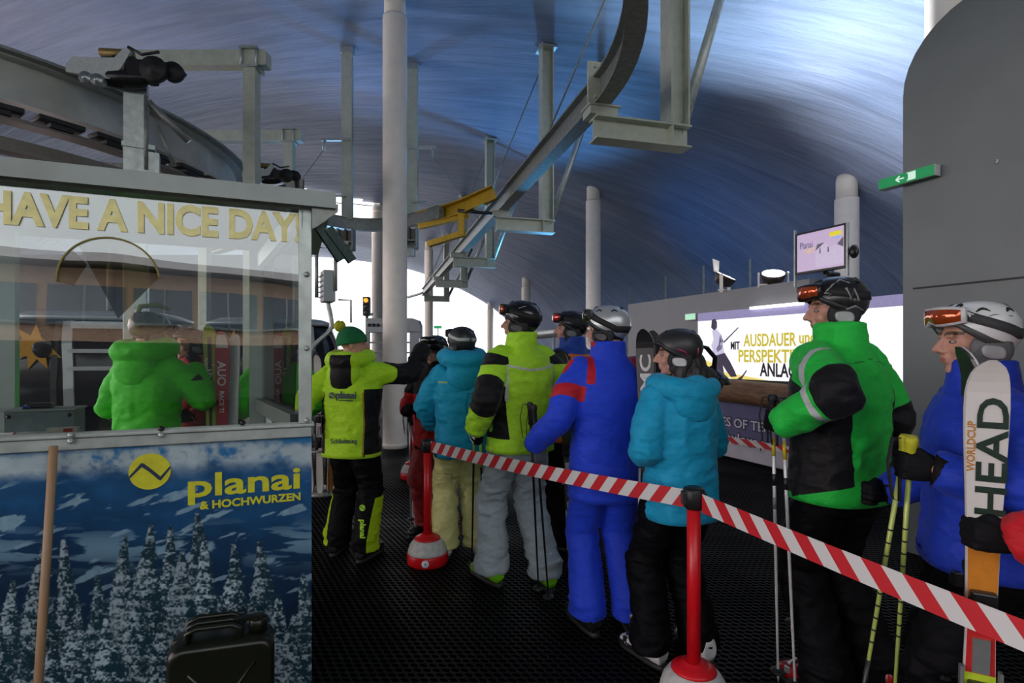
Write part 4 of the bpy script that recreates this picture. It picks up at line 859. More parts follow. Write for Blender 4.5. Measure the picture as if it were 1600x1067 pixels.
def ski(foot, up, face, length, width, cols, label, name, writing=None, binding=(.012, .012, .012), group=None, tipcurve=.035):
    """foot: tail on the ground; up: direction towards the tip; face: direction the top sheet looks to"""
    up = V(up).normalized(); face = V(face); face = (face-up*face.dot(up)).normalized(); x = up.cross(face)*-1; x = face.cross(up)*-1
    t = empty('ski', foot, 0, label, 'ski', group); tm, bmt = mat('ski_top_'+name, cols[0], .3, 0, .01, 10, .05, coat=.4), mat('ski_base_'+name, cols[1], .35, 0, .01, 10, .05)
    W_ = lambda s: float(np.interp(s, [0, .015, .06, .12, .3, .5, .7, .86, .93, .97, .99, 1], [.5, .8, .93, .95, .8, .68, .8, 1.0, 1.04, .9, .6, .15]))*width
    Y_ = lambda s: -(tipcurve*max(0, (s-.925)/.075)**2+.012*max(0, (.05-s)/.05)**2)*1.0
    SS = [0, .008, .015, .03, .06, .12, .2, .3, .4, .5, .6, .7, .78, .84, .88, .91, .94, .96, .975, .987, .995, 1.0]
    def q(s, xx, yy): return up*(s*length)+x*xx+face*(yy-Y_(s))
    for nm, m_, y0, y1, k in (('top_sheet', tm, .004, .013, .94), ('base', bmt, -.002, .004, 1.0)):
        b = MB(); b.rings([[q(s, -W_(s)/2*1.0, y0), q(s, W_(s)/2*1.0, y0), q(s, W_(s)/2*k, y1), q(s, -W_(s)/2*k, y1)] for s in SS], smooth=False); p = b.build(nm, m_, t)
        if nm == 'top_sheet': top = p
    for s0, s1, w, c in cols[2:]:
        b = MB(); b.rings([[q(s, -W_(s)/2*w, .0131), q(s, W_(s)/2*w, .0131), q(s, W_(s)/2*w, .0145), q(s, -W_(s)/2*w, .0145)] for s in np.linspace(s0, s1, 6)], smooth=False); b.build('graphic', mat('ski_graphic_'+c[0], c[1], .35), top)
    bi = mat('binding', binding, .35)
    b = MB(); b.box(q(.53, 0, .035), (1, 1, 1)) if 0 else None
    Rm = Matrix((x, face, up)).transposed()
    b.box(q(.545, 0, .028), (.06, .03, .10), Rm, .006); b.box(q(.535, 0, .05), (.05, .03, .05), Rm, .006); b.build('toe_piece', bi, t)
    b = MB(); b.box(q(.37, 0, .028), (.06, .03, .12), Rm, .006); b.box(q(.355, 0, .055), (.045, .05, .06), Rm, .008); b.box(q(.34, 0, .085), (.03, .03, .05), Rm, .006); b.build('heel_piece', bi, t)
    b = MB(); b.box(q(.455, 0, .018), (.04, .01, .1), Rm); b.box(q(.41, .045, .02), (.008, .02, .07), Rm); b.box(q(.41, -.045, .02), (.008, .02, .07), Rm); b.build('brake', alu, t)
    for body, s, size, c, rot, *sh in (writing or ()):
        m_ = mat('ski_print_'+c[0], c[1], .4); ex, ey = (up, -x) if rot == 1 else ((-up, x) if rot == -1 else (x, up))
        off = {1: x*size*.36, -1: -x*size*.36, 0: V((0, 0, 0))}[rot]; ft = sh[1] if len(sh) > 1 else None
        text('lettering', body, size, q(s, sh[0] if sh else 0, .0145)+off, ex, ey, m_, top, extrude=.0008, bold=size*.02, fit=ft)
    return t
# ------------------------------------------------------------------ the people
D2 = math.radians
def ab(c, k): return np.abs(c[k])
mn = lambda *a: np.minimum.reduce([np.broadcast_to(np.asarray(x, float), np.broadcast(*a).shape) for x in a])
mx_ = lambda *a: np.maximum.reduce([np.broadcast_to(np.asarray(x, float), np.broadcast(*a).shape) for x in a])
BLK = (.005, .005, .006); GREY = (.42, .44, .44); LIME = (.43, .80, .03); GREEN = (.015, .52, .055); TURQ = (.008, .32, .54); ROYAL = (.012, .05, .58); RED = (.55, .012, .02)
REL = dict(loc=(-.2, .18, 1.0), fwd=(0.1, .9, -.4))
def band(w, e): return w-np.abs(e)
# --- man in green with black side panels
def loc_of(px, Y): return ((px-800)/F*Y, Y)
gl_at = P(1209, 655, 2.46)
person('man in green ski jacket with black side panel and black patterned helmet', loc_of(1308, 2.56), D2(26), 1.085, dict(yaw=D2(50), pitch=D2(-6), lean=.0, wide=1.05,
    jacket=dict(name='green', col=GREEN, hem=.855, collar=1.60, pattern=[
        ('blk', BLK, lambda c: mx_(mn(ab(c, 'x')-.128-.04*(c['z']-1.0), 1.40-c['z'], c['z']-.88+.35*(c['y']-.0), -c['arm']), mn(c['arm'], .24-np.abs(c['t']-1.02), .002+np.where(c['co'][:, 1] < 9, 1, 1)))),
        ('gry', (.5, .52, .52), lambda c: mx_(mn(c['arm']+.012, band(.022, c['co'][:, 1]+.075-.0*c['t']), c['t']-.15, 1.28-c['t'], 1.), mn(c['arm']+.01, band(.05, c['t']-1.36), 1.))),
        ('seam', (.006, .22, .03), lambda c: mn(band(.004, c['z']-1.445+.15*ab(c, 'x')), -c['y'], -c['arm']))]),
    trousers=dict(name='black_pants', col=(.004, .004, .005)), boots=dict(name='red', col=(.35, .01, .015), name2='white', col2=(.6, .6, .6), bright=1),
    gloves=dict(name='black'), footL=(-.10, .0), footR=(.13, -.06),
    handL=dict(at=gl_at, fwd=(.25, .95, .1), palm=(1, 0, 0), hint=(-.55, -.5, -.6)), handR=dict(loc=(.22, .22, 1.05), fwd=(-.3, .9, 0), hint=(.3, -.6, -.8)),
    helmet=dict(name='black', col=(.012, .012, .013), rough=.25, goggles=dict(name='orange', lens=(.6, .1, .02), z=.082, back=.04), cover=('silver', (.35, .36, .36)),
        marks=[('pattern', mat('helmet_silver_print', (.3, .31, .31), .35), [([(1.05, .075), (1.3, .105), (1.6, .12), (1.9, .10)], .006), ([(-1.05, .075), (-1.3, .105), (-1.6, .12), (-1.9, .10)], .006), ([(-2.0, .02), (-1.9, .07), (-1.75, .03), (-1.65, .08)], .009), ([(2.0, .02), (1.9, .07), (1.75, .03), (1.65, .08)], .009), ([(.9, .06), (1.05, .05), (1.2, .06), (1.05, .07), (.9, .06)], .005), ([(-.9, .06), (-1.05, .05), (-1.2, .06), (-1.05, .07), (-.9, .06)], .005), ([(1.6, -.01), (1.9, .0), (2.3, -.02)], .008), ([(-1.6, -.01), (-1.9, .0), (-2.3, -.02)], .008)])])))
# --- woman in turquoise with black helmet
def long_hair(q):
    bt = [o for o in q['root'].children if o.name.startswith('boot')][0]; Rf = rotz(.14); a = q['A']['L']; o3 = V((a.x, a.y, 0))
    text('lettering', 'SALOMON', .030, o3+Rf@V((-.0535, .125, .040)), Rf@V((0, -1, 0)), (0, 0, 1), mat('boot_print', (.01, .01, .01), .5), bt, bold=.0008, extrude=.004)
    b = MB(); hp = q['hp']
    b.ell(hp(0, -.07, -.06), (.09, .07, .08)); b.ell(hp(0, -.10, -.13), (.13, .075, .07)); b.ell(hp(0, -.14, -.17), (.12, .05, .05)); b.capsule(hp(-.07, -.02, -.08), hp(-.095, .02, -.20), .035, .025); b.capsule(hp(.07, -.02, -.08), hp(.095, .0, -.19), .035, .025); b.capsule(hp(-.05, -.08, -.1), hp(-.07, -.11, -.2), .04, .03); b.capsule(hp(.05, -.08, -.1), hp(.07, -.11, -.2), .04, .03)
    me = remesh(b.bm, .007, 3); finish(me, 'hair', mat('dark_hair', (.012, .009, .008), .45, 0, .6, 60, .3, aniso=(1, 1, .12)), q['root'], .006, (40, 40, 4))
    # goggles hanging behind the helmet
    g = MB(); g.path([hp(.08, -.10, .05), hp(.13, -.17, .03), hp(.15, -.215, -.03), hp(.15, -.20, -.13)], .02, 8, flat=.5); gg = g.build('goggle_strap', black_plastic, q['root'])
    g = MB(); g.path([hp(.17, -.19, -.08), hp(.15, -.23, -.13), hp(.07, -.25, -.155), hp(-.02, -.22, -.16)], [.022, .042, .036, .018], 10, flat=.6); g.build('goggles', mat('goggle_frame_black', 0), q['root'])
person('woman in turquoise hooded jacket and black helmet with pink stripes', loc_of(1060, 2.80), D2(24), .955, dict(yaw=D2(52), pitch=D2(-3), wide=.94,
    jacket=dict(name='turquoise', col=TURQ, hem=.80, hood=1.15, hoodup=-.02, collar=1.53), trousers=dict(name='black_pants', col=(.004, .004, .005)), boots=dict(name='white', col=(.62, .62, .6), name2='white', col2=(.6, .6, .6)),
    footL=(-.14, .08), footR=(.13, 0), handL=dict(at=P(1012, 690, 2.98), fwd=(.5, .8, .1), palm=(1, 0, 0), hint=(-.55, -.55, -.7)), handR=dict(loc=(.1, .3, 1.1), fwd=(-.5, .8, .2), hint=(.5, -.5, -.8)),
    helmet=dict(name='matt_black', col=(.02, .02, .021), rough=.45, coat=.1, cover=('white', (.55, .55, .55)), marks=[('stripe', mat('pink_stripe', (.5, .02, .16), .4), [([(1.5, .03), (1.75, .015), (1.95, -.01)], .007), ([(-1.5, .03), (-1.75, .015), (-1.95, -.01)], .007), ([(2.4, .03), (2.5, -.02)], .006), ([(-2.4, .03), (-2.5, -.02)], .006)])]), extra=long_hair))
# --- man in royal blue suit
person('man in royal blue ski suit with red sleeve stripe and silver helmet', loc_of(949, 3.16), D2(14), 1.04, dict(yaw=D2(45), wide=1.05,
    jacket=dict(name='royal', col=ROYAL, hem=.74, collar=1.60, amp=.007, pattern=[('red', (.42, .008, .02), lambda c: mx_(mn(band(.13, c['t']-.62-1.4*(c['co'][:, 1])), c['arm']+.01), mn(band(.02, ab(c, 'x')-.135-.2*(1.46-c['z'])), c['z']-1.37, c['arm']*0+.1), mn(c['arm']+.02, .2-c['t'], c['co'][:, 1]+.04)))]),
    trousers=dict(name='royal_pants', col=ROYAL, amp=.009, pattern=[('red2', (.42, .008, .02), lambda c: mn(-c['x']-.175, c['z']-.72))]), boots=dict(name='black_red', col=(.014, .012, .012)), footL=(-.12, .02), footR=(.11, -.05),
    handL=dict(at=P(836, 688, 3.28), fwd=(.05, .95, .1), palm=(1, 0, 0), hint=(-.3, -.6, -.8)), handR=dict(loc=(.16, .28, 1.08), fwd=(-.3, .9, .1), hint=(.7, -.5, -.6)),
    helmet=dict(name='silver', col=(.5, .52, .52), rough=.3, metal=.5, goggles=dict(name='dark', lens=(.03, .03, .03), z=.085, back=.0), cover=('black', BLK)))) 
# --- man in lime with grey trousers
person('man in lime jacket with grey trousers and bright green ski boots', loc_of(811, 3.74), D2(30), 1.085, dict(yaw=D2(44), pitch=D2(2), lean=-.02,
    jacket=dict(name='lime', col=LIME, hem=.865, collar=1.60, pattern=[
        ('blk', BLK, lambda c: mx_(mn(ab(c, 'x')-.15-.10*(c['z']-1.0), 1.34-c['z'], c['z']-.95, -c['arm']), mn(c['arm'], band(.34, c['t']-.98), .03-c['co'][:, 1]*.4), mn(1.44-c['z']+.3*(ab(c, 'x')-.13), c['z']-1.40+.0*c['x'], ab(c, 'x')-.15))),
        ('ref', (.55, .58, .52), lambda c: mx_(mn(band(.0075, c['z']-1.39+.02*np.cos(c['x']*12)), -c['y'], .17-ab(c, 'x')), mn(band(.008, ab(c, 'x')-.165), c['z']-1.18, 1.38-c['z'], -c['y'])))]),
    trousers=dict(name='grey_pants', col=(.33, .39, .41)), boots=dict(name='green', col=(.16, .5, .01), name2='white', col2=(.6, .62, .6), bright=1), footL=(-.14, .13), footR=(.12, -.10),
    gloves=dict(name='black_white', col=BLK, pattern=[('wht', (.6, .62, .64), lambda x, y, z: mn(z-.006, np.sin(y*160)+.2))]),
    handL=dict(at=P(745, 684, 3.66), fwd=(.05, .6, -.75), palm=(1, 0, 0), hint=(-.4, -.8, -.2)), handR=dict(loc=(.24, .2, 1.08), fwd=(-.2, .9, 0), hint=(.6, -.7, -.3)),
    helmet=dict(name='gloss_black', col=(.011, .011, .012), rough=.2, goggles=dict(name='orange', lens=(.6, .1, .02), z=.08, back=.03), cover=('darkgrey', (.06, .06, .06)),
        marks=[('print', mat('helmet_white_print', (.5, .5, .5), .35), [([(-.95, .05), (-1.3, .045), (-1.6, .03)], .008), ([(.95, .05), (1.3, .045), (1.6, .03)], .008), ([(-1.6, .085), (-2.0, .10)], .005), ([(1.6, .085), (2.0, .10)], .005)])])))
# --- turquoise jacket, pale yellow trousers
person('person in turquoise jacket and pale yellow trousers with plaid goggle strap', loc_of(721, 4.26), D2(14), 1.0, dict(yaw=D2(22), vox=.012,
    jacket=dict(name='turquoise_b', col=(.008, .33, .54), hem=.80, hood=1.2, hoodup=.05, collar=1.575, pattern=[('yl', (.5, .5, .05), lambda c: mn(band(.005, c['z']-1.375), -c['y'], .19-ab(c, 'x')))]),
    trousers=dict(name='yellow_pants', col=(.62, .61, .25), fat=1.06, amp=.016, pattern=[('pk', (.2, .2, .08), lambda c: mx_(band(.004, np.maximum(np.abs(c['x']+.13)-.05, np.abs(c['z']-.6)-.06)+np.where(c['y'] > .02, 9, 0)), band(.012, np.hypot(c['x']+.10, c['z']-.78)-.0)-np.where(c['y'] > 0, 9, 0)))]), boots=dict(name='whitegrey', col=(.45, .45, .43), name2='white', col2=(.6, .6, .6), bright=1), footL=(-.13, .05), footR=(.13, 0.02),
    handL=dict(loc=(-.16, .30, 1.02), fwd=(.3, .9, .1), hint=(-.75, -.5, -.5)), handR=dict(loc=(.14, .3, 1.1), fwd=(-.3, .9, .1), hint=(.7, -.5, -.5)),
    helmet=dict(name='matt_black', col=(.02, .02, .021), rough=.45, goggles=dict(name='dark', lens=(.03, .03, .03), z=.09, back=.035, sname='grey', strap=(.10, .11, .11), stripe=(mat('plaid_white', (.5, .52, .52), .6), 1.0, 3.05, .012)))))
# --- person in black and red facing back
child_hand = dict(loc=(-.12, .2, 1.15), fwd=(.5, .7, .3), hint=(-.7, -.3, -.7))
person('person in black and red jacket whose helmet the guide touches', loc_of(681, 4.72), D2(146), .97, dict(yaw=D2(4), vox=.013, pitch=D2(-5),
    jacket=dict(name='black_red', col=BLK, hem=.8, pattern=[('red', (.4, .012, .015), lambda c: 1.28-c['z'])]), trousers=dict(name='dark_red', col=(.25, .012, .014)), boots={},
    handL=child_hand, handR=dict(loc=(.12, .22, 1.15), fwd=(-.5, .7, .3), hint=(.7, -.3, -.7)),
    helmet=dict(name='gloss_black', col=(.011, .011, .012), rough=.2, goggles=dict(name='dark', lens=(.03, .03, .03), z=.1, back=.03))))
# --- guide in lime with bobble hat
def bobble_hat(q):
    hp, RH = q['hp'], q['RH']; n = 64; b = MB(); R = []
    for w in np.linspace(0, 1, 15):
        t = lerp(-.12, PI/2*.985, w); rr = []
        for i in range(n):
            a = 2*PI*i/n; k = 1+.018*math.cos(a*26)*(1 if w > .0 else 0); zz = .02+.125*math.sin(t)*(1.0)-.02*math.cos(a)*(1-w)*-1
            rr.append(hp(.098*k*math.cos(t)*math.sin(a), -.012+.118*k*math.cos(t)*math.cos(a)-.03*w, zz))
        R.append(rr)
    b.rings(R); hat = b.build('bobble_hat', mat('green_knit', (.006, .16, .05), .9, 0, .5, 90, .2), q['root'])
    b = MB(); b.ell(hp(0, -.105, .145), (.042, .042, .042), RH); me = remesh(b.bm, .006, 1); finish(me, 'pompom', mat('yellow_wool', (.5, .5, .02), .95, 0, .7, 80), hat, .012, (60, 60, 60))
def guide_extra(q):
    bobble_hat(q); yb = q['yb']; J = q['jacket']; y0 = -.178
    logo('logo_disc', (-.075, y0-.006, 1.275), (1, 0, 0), (0, 0, 1), .024, J, navy, mat('lime_print', LIME, .6), .0015)
    text('lettering', 'planai', .075, (.045, y0-.006, 1.255), (1, 0, 0), (0, 0, 1), navy, J, bold=.002)
    text('lettering', '& HOCHWURZEN', .014, (.045, y0-.006, 1.235), (1, 0, 0), (0, 0, 1), navy, J, bold=.0004)
    tr = [o for o in q['root'].children if o.name.startswith('trousers')][0]; c = mverts(tr.data); ly = mat('lime_print', LIME, .6)
    k = c[(np.abs(c[:, 0]-.165) < .045) & (np.abs(c[:, 2]-.30) < .13)]; yb2 = float(k[:, 1].min())-.004
    text('lettering', 'planai', .062, (.150, yb2, .27), (0, 0, -1), (1, 0, 0), ly, tr, bold=.0015, extrude=.004)
    logo('logo_disc', (.168, yb2, .43), (1, 0, 0), (0, 0, 1), .024, tr, ly, navy, .003)
    text('lettering', 'Schladming', .052, (.03, y0-.010, .915), (1, 0, .05), (0, 0, 1), navy, J, bold=.0002, fit=.22)
person('lift guide in lime jacket and green bobble hat reaching out an arm', loc_of(551, 4.27), D2(-12), 1.0, dict(yaw=D2(-68), vox=.0115, wide=1.06,
    jacket=dict(name='guide_lime', col=(.45, .78, .02), hem=.80, hood=1.1, hoodup=.04, hoodpat=[('hb', BLK, lambda c: mn(.085-np.abs(c['x']), 1.58-c['z']))], pattern=[('blk', BLK, lambda c: mx_(mn(ab(c, 'x')-.165, 1.32-c['z'], -c['arm']), mn(c['arm'], band(.42, c['t']-.95), c['co'][:, 2]-1.41+.1*(c['x'] > 0)), mn(c['arm'], c['t']-1.75), mn(ab(c, 'x')-.12, c['y']-.03, c['z']-1.3))), ('pip', (.5, .2, .02), lambda c: mn(band(.004, ab(c, 'x')-.16), 1.3-c['z'], -c['arm'], -c['y']))]),
    trousers=dict(name='guide_black', col=(.004, .004, .005), pattern=[('ly', (.33, .5, .012), lambda c: mn(ab(c, 'x')-.185-.0*c['z'], .46-c['z'], c['y']*0+.1))]), footL=(-.15, .05), footR=(.14, -.03),
    handL=dict(at=P(474, 684, 4.15), fwd=(-.1, .8, -.5), hint=(-.8, -.5, .1)), handR=dict(at=P(677, 546, 4.52), fwd=(.8, .5, .12), palm=(0, .2, -1), curl=(25, 25, 20), hint=(.3, -.2, -.9)), gloves=dict(name='black_grey', col=BLK, pattern=[('g', (.2, .21, .21), lambda x, y, z: mn(z-.008, .06-y))]), extra=guide_extra))
# --- man in orange, behind
person('man in orange jacket with blue collar and red goggles beyond the lime and blue skiers', loc_of(893, 4.5), D2(52), 1.08, dict(yaw=D2(34), vox=.013,
    jacket=dict(name='orange', col=(.55, .12, .01), hem=.82, collar=1.6, pattern=[('bl', (.01, .05, .3), lambda c: c['z']-1.47), ('bk', BLK, lambda c: mn(c['arm'], 1))]), trousers=dict(name='black_pants', col=(.004, .004, .005)), boots={},
    handL=dict(loc=(-.22, .24, 1.28), fwd=(.2, .7, .5), hint=(-.6, -.5, -.7)), handR=dict(loc=(.2, .26, 1.1), fwd=(-.2, .9, 0), hint=(.6, -.6, -.5)),
    helmet=dict(name='gloss_black', col=(.011, .011, .012), rough=.2, goggles=dict(name='red', lens=(.6, .04, .03), z=.085, back=.03))))
# --- woman in blue with the white helmet
def lady_marks(q):
    pass
person('woman in blue jacket and white helmet with orange goggles looking left', loc_of(1528, 1.88), D2(64), .985, dict(yaw=D2(14), pitch=D2(-2), vox=.009,
    jacket=dict(name='deep_blue', col=(.012, .045, .46), hem=.89, collar=1.60, fat=1.04, pattern=[('gr', (.25, .27, .42), lambda c: mn(c['arm']+.02, mx_(mn(band(.012, c['co'][:, 1]+.055), band(.3, c['t']-.5), c['t']-.3), mn(band(.018, c['t']-.85+3.2*(c['co'][:, 1]+.04)), c['co'][:, 1]+.05))))]),
    trousers=dict(name='black_pants', col=(.004, .004, .005)), boots={}, gloves=dict(name='black'), footL=(-.12, .05), footR=(.12, -.03),
    handL=dict(at=P(1416, 726, 1.78), fwd=(.1, .95, .05), palm=(1, 0, 0), hint=(-.5, -.6, -.8)), handR=dict(loc=(.18, .3, 1.05), fwd=(-.3, .9, 0), hint=(.6, -.6, -.5)),
    helmet=dict(name='white', col=(.66, .68, .66), rough=.25, trim=('darkgrey', (.05, .055, .05)), cover=('silver', (.35, .36, .36)), pad=('grey', (.12, .13, .13)), goggles=dict(name='orange', lens=(.55, .09, .02), fname='white', frame=(.6, .6, .58), z=.088, back=.02, sname='darkgrey', strap=(.04, .045, .045)),
        marks=[('print', mat('helmet_dark_print', (.03, .035, .05), .4), [([(1.2, .07), (1.6, .088), (2.1, .08)], .003), ([(-1.2, .07), (-1.6, .088), (-2.1, .08)], .003)])])))
# --- person in red at the right edge
person('person in red and white ski jacket cut off by the right edge, holding skis', (1.79, 1.49), D2(62), 1.0, dict(yaw=D2(20), vox=.01,
    jacket=dict(name='red', col=RED, hem=.80, collar=1.58, sleeve=1.08, pattern=[('wh', (.65, .64, .6), lambda c: mx_(mn(c['arm']+.01, band(.13, c['t']-1.12)), mn(band(.05, ab(c, 'x')-.16), 1.2-c['z'], -c['arm'])))]),
    trousers=dict(name='red_white', col=(.55, .53, .48), pattern=[('rd', RED, lambda c: mn(ab(c, 'x')-.13, 9-c['z']))]), boots={}, gloves=dict(name='black'),
    handL=dict(at=P(1524, 832, 1.58), fwd=(-.05, .9, .05), palm=(1, 0, 0), hint=(-.45, -.7, -.6)), handR=dict(loc=(.2, .28, 1.05), fwd=(-.3, .9, 0), hint=(.6, -.6, -.5)),
    helmet=dict(name='dark_red', col=(.25, .02, .02), rough=.3, goggles=dict(name='red', lens=(.6, .04, .03), z=.085, back=.03))))
# --- attendant in the booth, and people beyond it
def snood(q):
    hp, RH = q['hp'], q['RH']; b = MB(); b.path([hp(-.03, -.1, .1), hp(-.04, -.07, .17), hp(-.02, .03, .2), hp(.04, .08, .18)], [.018, .026, .03, .02], 10, flat=.6); b.build('raised_visor', mat('olive_visor', (.2, .22, .03), .4), q['root'])
att = loc_of(233, 3.92)
person('attendant in green hooded jacket and helmet seen through booth window', att, D2(-4), 1.05, dict(yaw=D2(-28), pitch=D2(-8), vox=.012, shrug=-.02, wide=.98,
    jacket=dict(name='bright_green', col=(.07, .68, .025), hem=.8, hood=1.3, amp=.014, pattern=[('bk', (.01, .02, .01), lambda c: mn(c['arm'], band(.10, c['t']-.55), c['x'], c['co'][:, 2]-1.33))]), trousers=dict(name='black_pants', col=(.004, .004, .005)), boots={},
    handL=dict(loc=(-.14, .28, 1.12), fwd=(.3, .8, .2), hint=(-.35, -.5, -.8)), handR=dict(loc=(.17, .22, 1.49), fwd=(-.1, .5, .85), palm=(-1, 0, 0), hint=(.45, -.2, -.9)),
    helmet=dict(name='olive', col=(.10, .10, .04), rough=.35, marks=[('band', mat('helmet_pale_band', (.35, .36, .3), .4), [([(2.4, .02), (2.8, .06), (PI, .11)], .016)])]), extra=snood))
person('person in red jacket partly hidden behind the green booth attendant', loc_of(298, 4.5), D2(150), 1.0, dict(vox=.014, jacket=dict(name='red_b', col=(.45, .015, .015), hem=.7), trousers=dict(name='red_dark', col=(.3, .012, .012)), boots={}, handL=dict(loc=(-.22, .2, 1.1), fwd=(.2, .9, 0)), handR=dict(loc=(.22, .2, 1.1), fwd=(-.2, .9, 0)), helmet=dict(name='gloss_black', col=(.011, .011, .012))))
person('person in green jacket seen through scratched side pane of booth', loc_of(436, 4.5), D2(30), 1.0, dict(vox=.014, jacket=dict(name='bright_green', col=(.07, .68, .025), hem=.7), trousers=dict(name='black_pants', col=(.004, .004, .005)), boots={}, handL=dict(loc=(-.22, .2, 1.1), fwd=(.2, .9, 0)), handR=dict(loc=(.22, .2, 1.1), fwd=(-.2, .9, 0)), helmet=dict(name='gloss_black', col=(.011, .011, .012), goggles=dict(name='dark', lens=(.03, .03, .03)))))
# ------------------------------------------------------------------ barrier posts and tape
red_p = mat('glossy_red_paint', (.58, .006, .012), .35, 0, .03, 10, .1); cap_m = mat('black_cap', (.01, .01, .01), .45)
conc = mat('grey_white_base', (.50, .50, .47), .7, 0, .25, 30, .2); badge_m = mat('white_badge', (.6, .64, .66), .4)
def stanchion(x, y, h, label, white=(.09, .19), badge_dir=None):
    t = empty('barrier_post', (x, y, 0), 0, label, 'barrier post', 'red barrier posts')
    b = MB(); b.lathe([(.145, 0), (.155, .01), (.155, .075), (.150, .085)], n=40); b.build('base_skirt', red_p, t)
    b = MB(); b.lathe([(.150, .084), (.147, .10), (.135, .14), (.115, .17), (.097, .185)], n=40); b.build('base_dome', conc, t)
    b = MB(); b.lathe([(.099, .184), (.096, .194), (.07, .208), (.05, .215), (.045, .225)], n=40); b.build('base_top', red_p, t)
    b = MB(); b.lathe([(.030, .215), (.030, h-.07)], n=24); b.build('post', red_p, t)
    b = MB(); b.lathe([(.033, h-.10), (.046, h-.085), (.048, h-.02), (.042, h-.005), (.03, h)], n=24); b.box((0, 0, h-.05), (.105, .05, .06), None, .006); b.build('tape_head', cap_m, t)
    if badge_dir is not None:
        d = V((math.cos(badge_dir), math.sin(badge_dir), 0)); R = d.to_track_quat('Z', 'Y').to_matrix(); b = MB(); b.lathe([(.028, 0), (.028, .004), (.0, .005)], d*.153+V((0, 0, .045)), R, 24); b.build('badge', badge_m, t)
        b = MB(); b.lathe([(.006, 0), (.004, .003)], d*.158+V((0, 0, .045)), R, 10); b.build('badge_centre', black_plastic, t)
    return t
SA = V(((1084-800)/F*2.42, 2.42, 0)); SB = V(((668-800)/F*4.12, 4.12, 0))
stanchion(SA.x, SA.y, 1.0, 'near red barrier post with black head and grey concrete base')
stanchion(SB.x, SB.y, .94, 'red barrier post with red and white base beside yellow trousers', badge_dir=-PI/2+.05)
SCP = V(((645-800)/F*6.9, 6.9, 0)); stanchion(SCP.x, SCP.y, .94, 'far red barrier post whose red and white base shows by the big column')
def tape_mat():
    m = bpy.data.materials.new('red_white_tape'); m.use_nodes = True; nt = m.node_tree; b = nt.nodes['Principled BSDF']
    uv = nn(nt, 'ShaderNodeUVMap', uv_map='UVMap'); sx = nn(nt, 'ShaderNodeSeparateXYZ'); nt.links.new(uv.outputs[0], sx.inputs[0])
    mu = nn(nt, 'ShaderNodeMath', operation='MULTIPLY_ADD'); mu.inputs[1].default_value = .5; nt.links.new(sx.outputs[1], mu.inputs[0]); nt.links.new(sx.outputs[0], mu.inputs[2])
    md = nn(nt, 'ShaderNodeMath', operation='FRACT'); nt.links.new(mu.outputs[0], md.inputs[0]); gt = nn(nt, 'ShaderNodeMath', operation='GREATER_THAN'); gt.inputs[1].default_value = .5; nt.links.new(md.outputs[0], gt.inputs[0])
    mx = nn(nt, 'ShaderNodeMix', data_type='RGBA'); nt.links.new(gt.outputs[0], mx.inputs[0]); mx.inputs[6].default_value = (.55, .012, .02, 1); mx.inputs[7].default_value = (.66, .66, .64, 1)
    nt.links.new(mx.outputs[2], b.inputs['Base Color']); b.inputs['Roughness'].default_value = .45; return m
tape_m = tape_mat()
def tape(name, a, b_, w, period, label, sag=.015, twist=0., n=40):
    a, b_ = V(a), V(b_); d = b_-a; Ln = d.length; side = d.cross(V((0, 0, 1))).normalized(); vs, fs, uvs = [], [], []
    for i in range(n+1):
        s = i/n; p = a+d*s-V((0, 0, sag*4*s*(1-s))); ang = twist*s; up = V((0, 0, 1))*math.cos(ang)+side*math.sin(ang); sd = side*math.cos(ang)-V((0, 0, 1))*math.sin(ang)
        for k, (q, e) in enumerate(((-.5, -.0008), (.5, -.0008), (.5, .0008), (-.5, .0008))): vs.append(p+up*(q*w)+sd*e)
    for i in range(n):
        for k in range(4): fs.append((i*4+k, i*4+(k+1) % 4, i*4+4+(k+1) % 4, i*4+4+k))
    fs += [(3, 2, 1, 0), (n*4, n*4+1, n*4+2, n*4+3)]
    me = bpy.data.meshes.new(name); me.from_pydata([tuple(v) for v in vs], [], fs); ul = me.uv_layers.new(name='UVMap')
    for lp in me.loops: i, k = divmod(lp.vertex_index, 4); ul.data[lp.index].uv = (i/n*Ln/period, 1.0 if k in (1, 2) else 0.)
    me.materials.append(tape_m); o = bpy.data.objects.new(name, me); COL.objects.link(o); return tag(o, label, 'barrier tape', 'red and white barrier tapes')
ta = V((SA.x, SA.y, .94)); tb = V((SB.x, SB.y, .89))
da = (tb-ta).normalized(); tape('barrier_tape', ta+da*.05, tb-da*.04, .082, .125, 'red and white tape between the near and the yellow-trousers barrier posts')
te = V((1.62, .74, .85)); db = (te-ta).normalized(); tape('barrier_tape', ta+db*.05, te, .082, .125, 'red and white tape from near barrier post out to lower right corner', sag=.01)
# ------------------------------------------------------------------ skis and poles
def atfloor(px, Y, z=.0): return V(((px-800)/F*Y, Y, z))
wht = ('white', (.62, .63, .62), .2); blk = ('black', (.01, .01, .011), .3); grn = ('yellowgreen', (.42, .52, .12), .1); gold = ('gold', (.5, .3, .02), .4); slv = ('silver', (.45, .46, .46), .7)
yb_ = ('yellow', (.6, .45, .02)); bb_ = ('black', (.012, .012, .012)); wb_ = ('white', (.6, .6, .6)); gb_ = ('grey', (.2, .2, .2))
ski_pole(atfloor(1216, 2.62), P(1207, 618, 2.47), wht, 'white ski pole with yellow bands, left of pair held by the man in green', group='poles of the man in green', bands=((.80, .86, yb_), (.70, .74, bb_), (.62, .66, gb_)), L=1)
ski_pole(atfloor(1243, 2.52), P(1222, 622, 2.43), wht, 'white ski pole with yellow bands, right of pair held by the man in green', group='poles of the man in green', bands=((.80, .86, yb_), (.70, .74, bb_)), L=1)
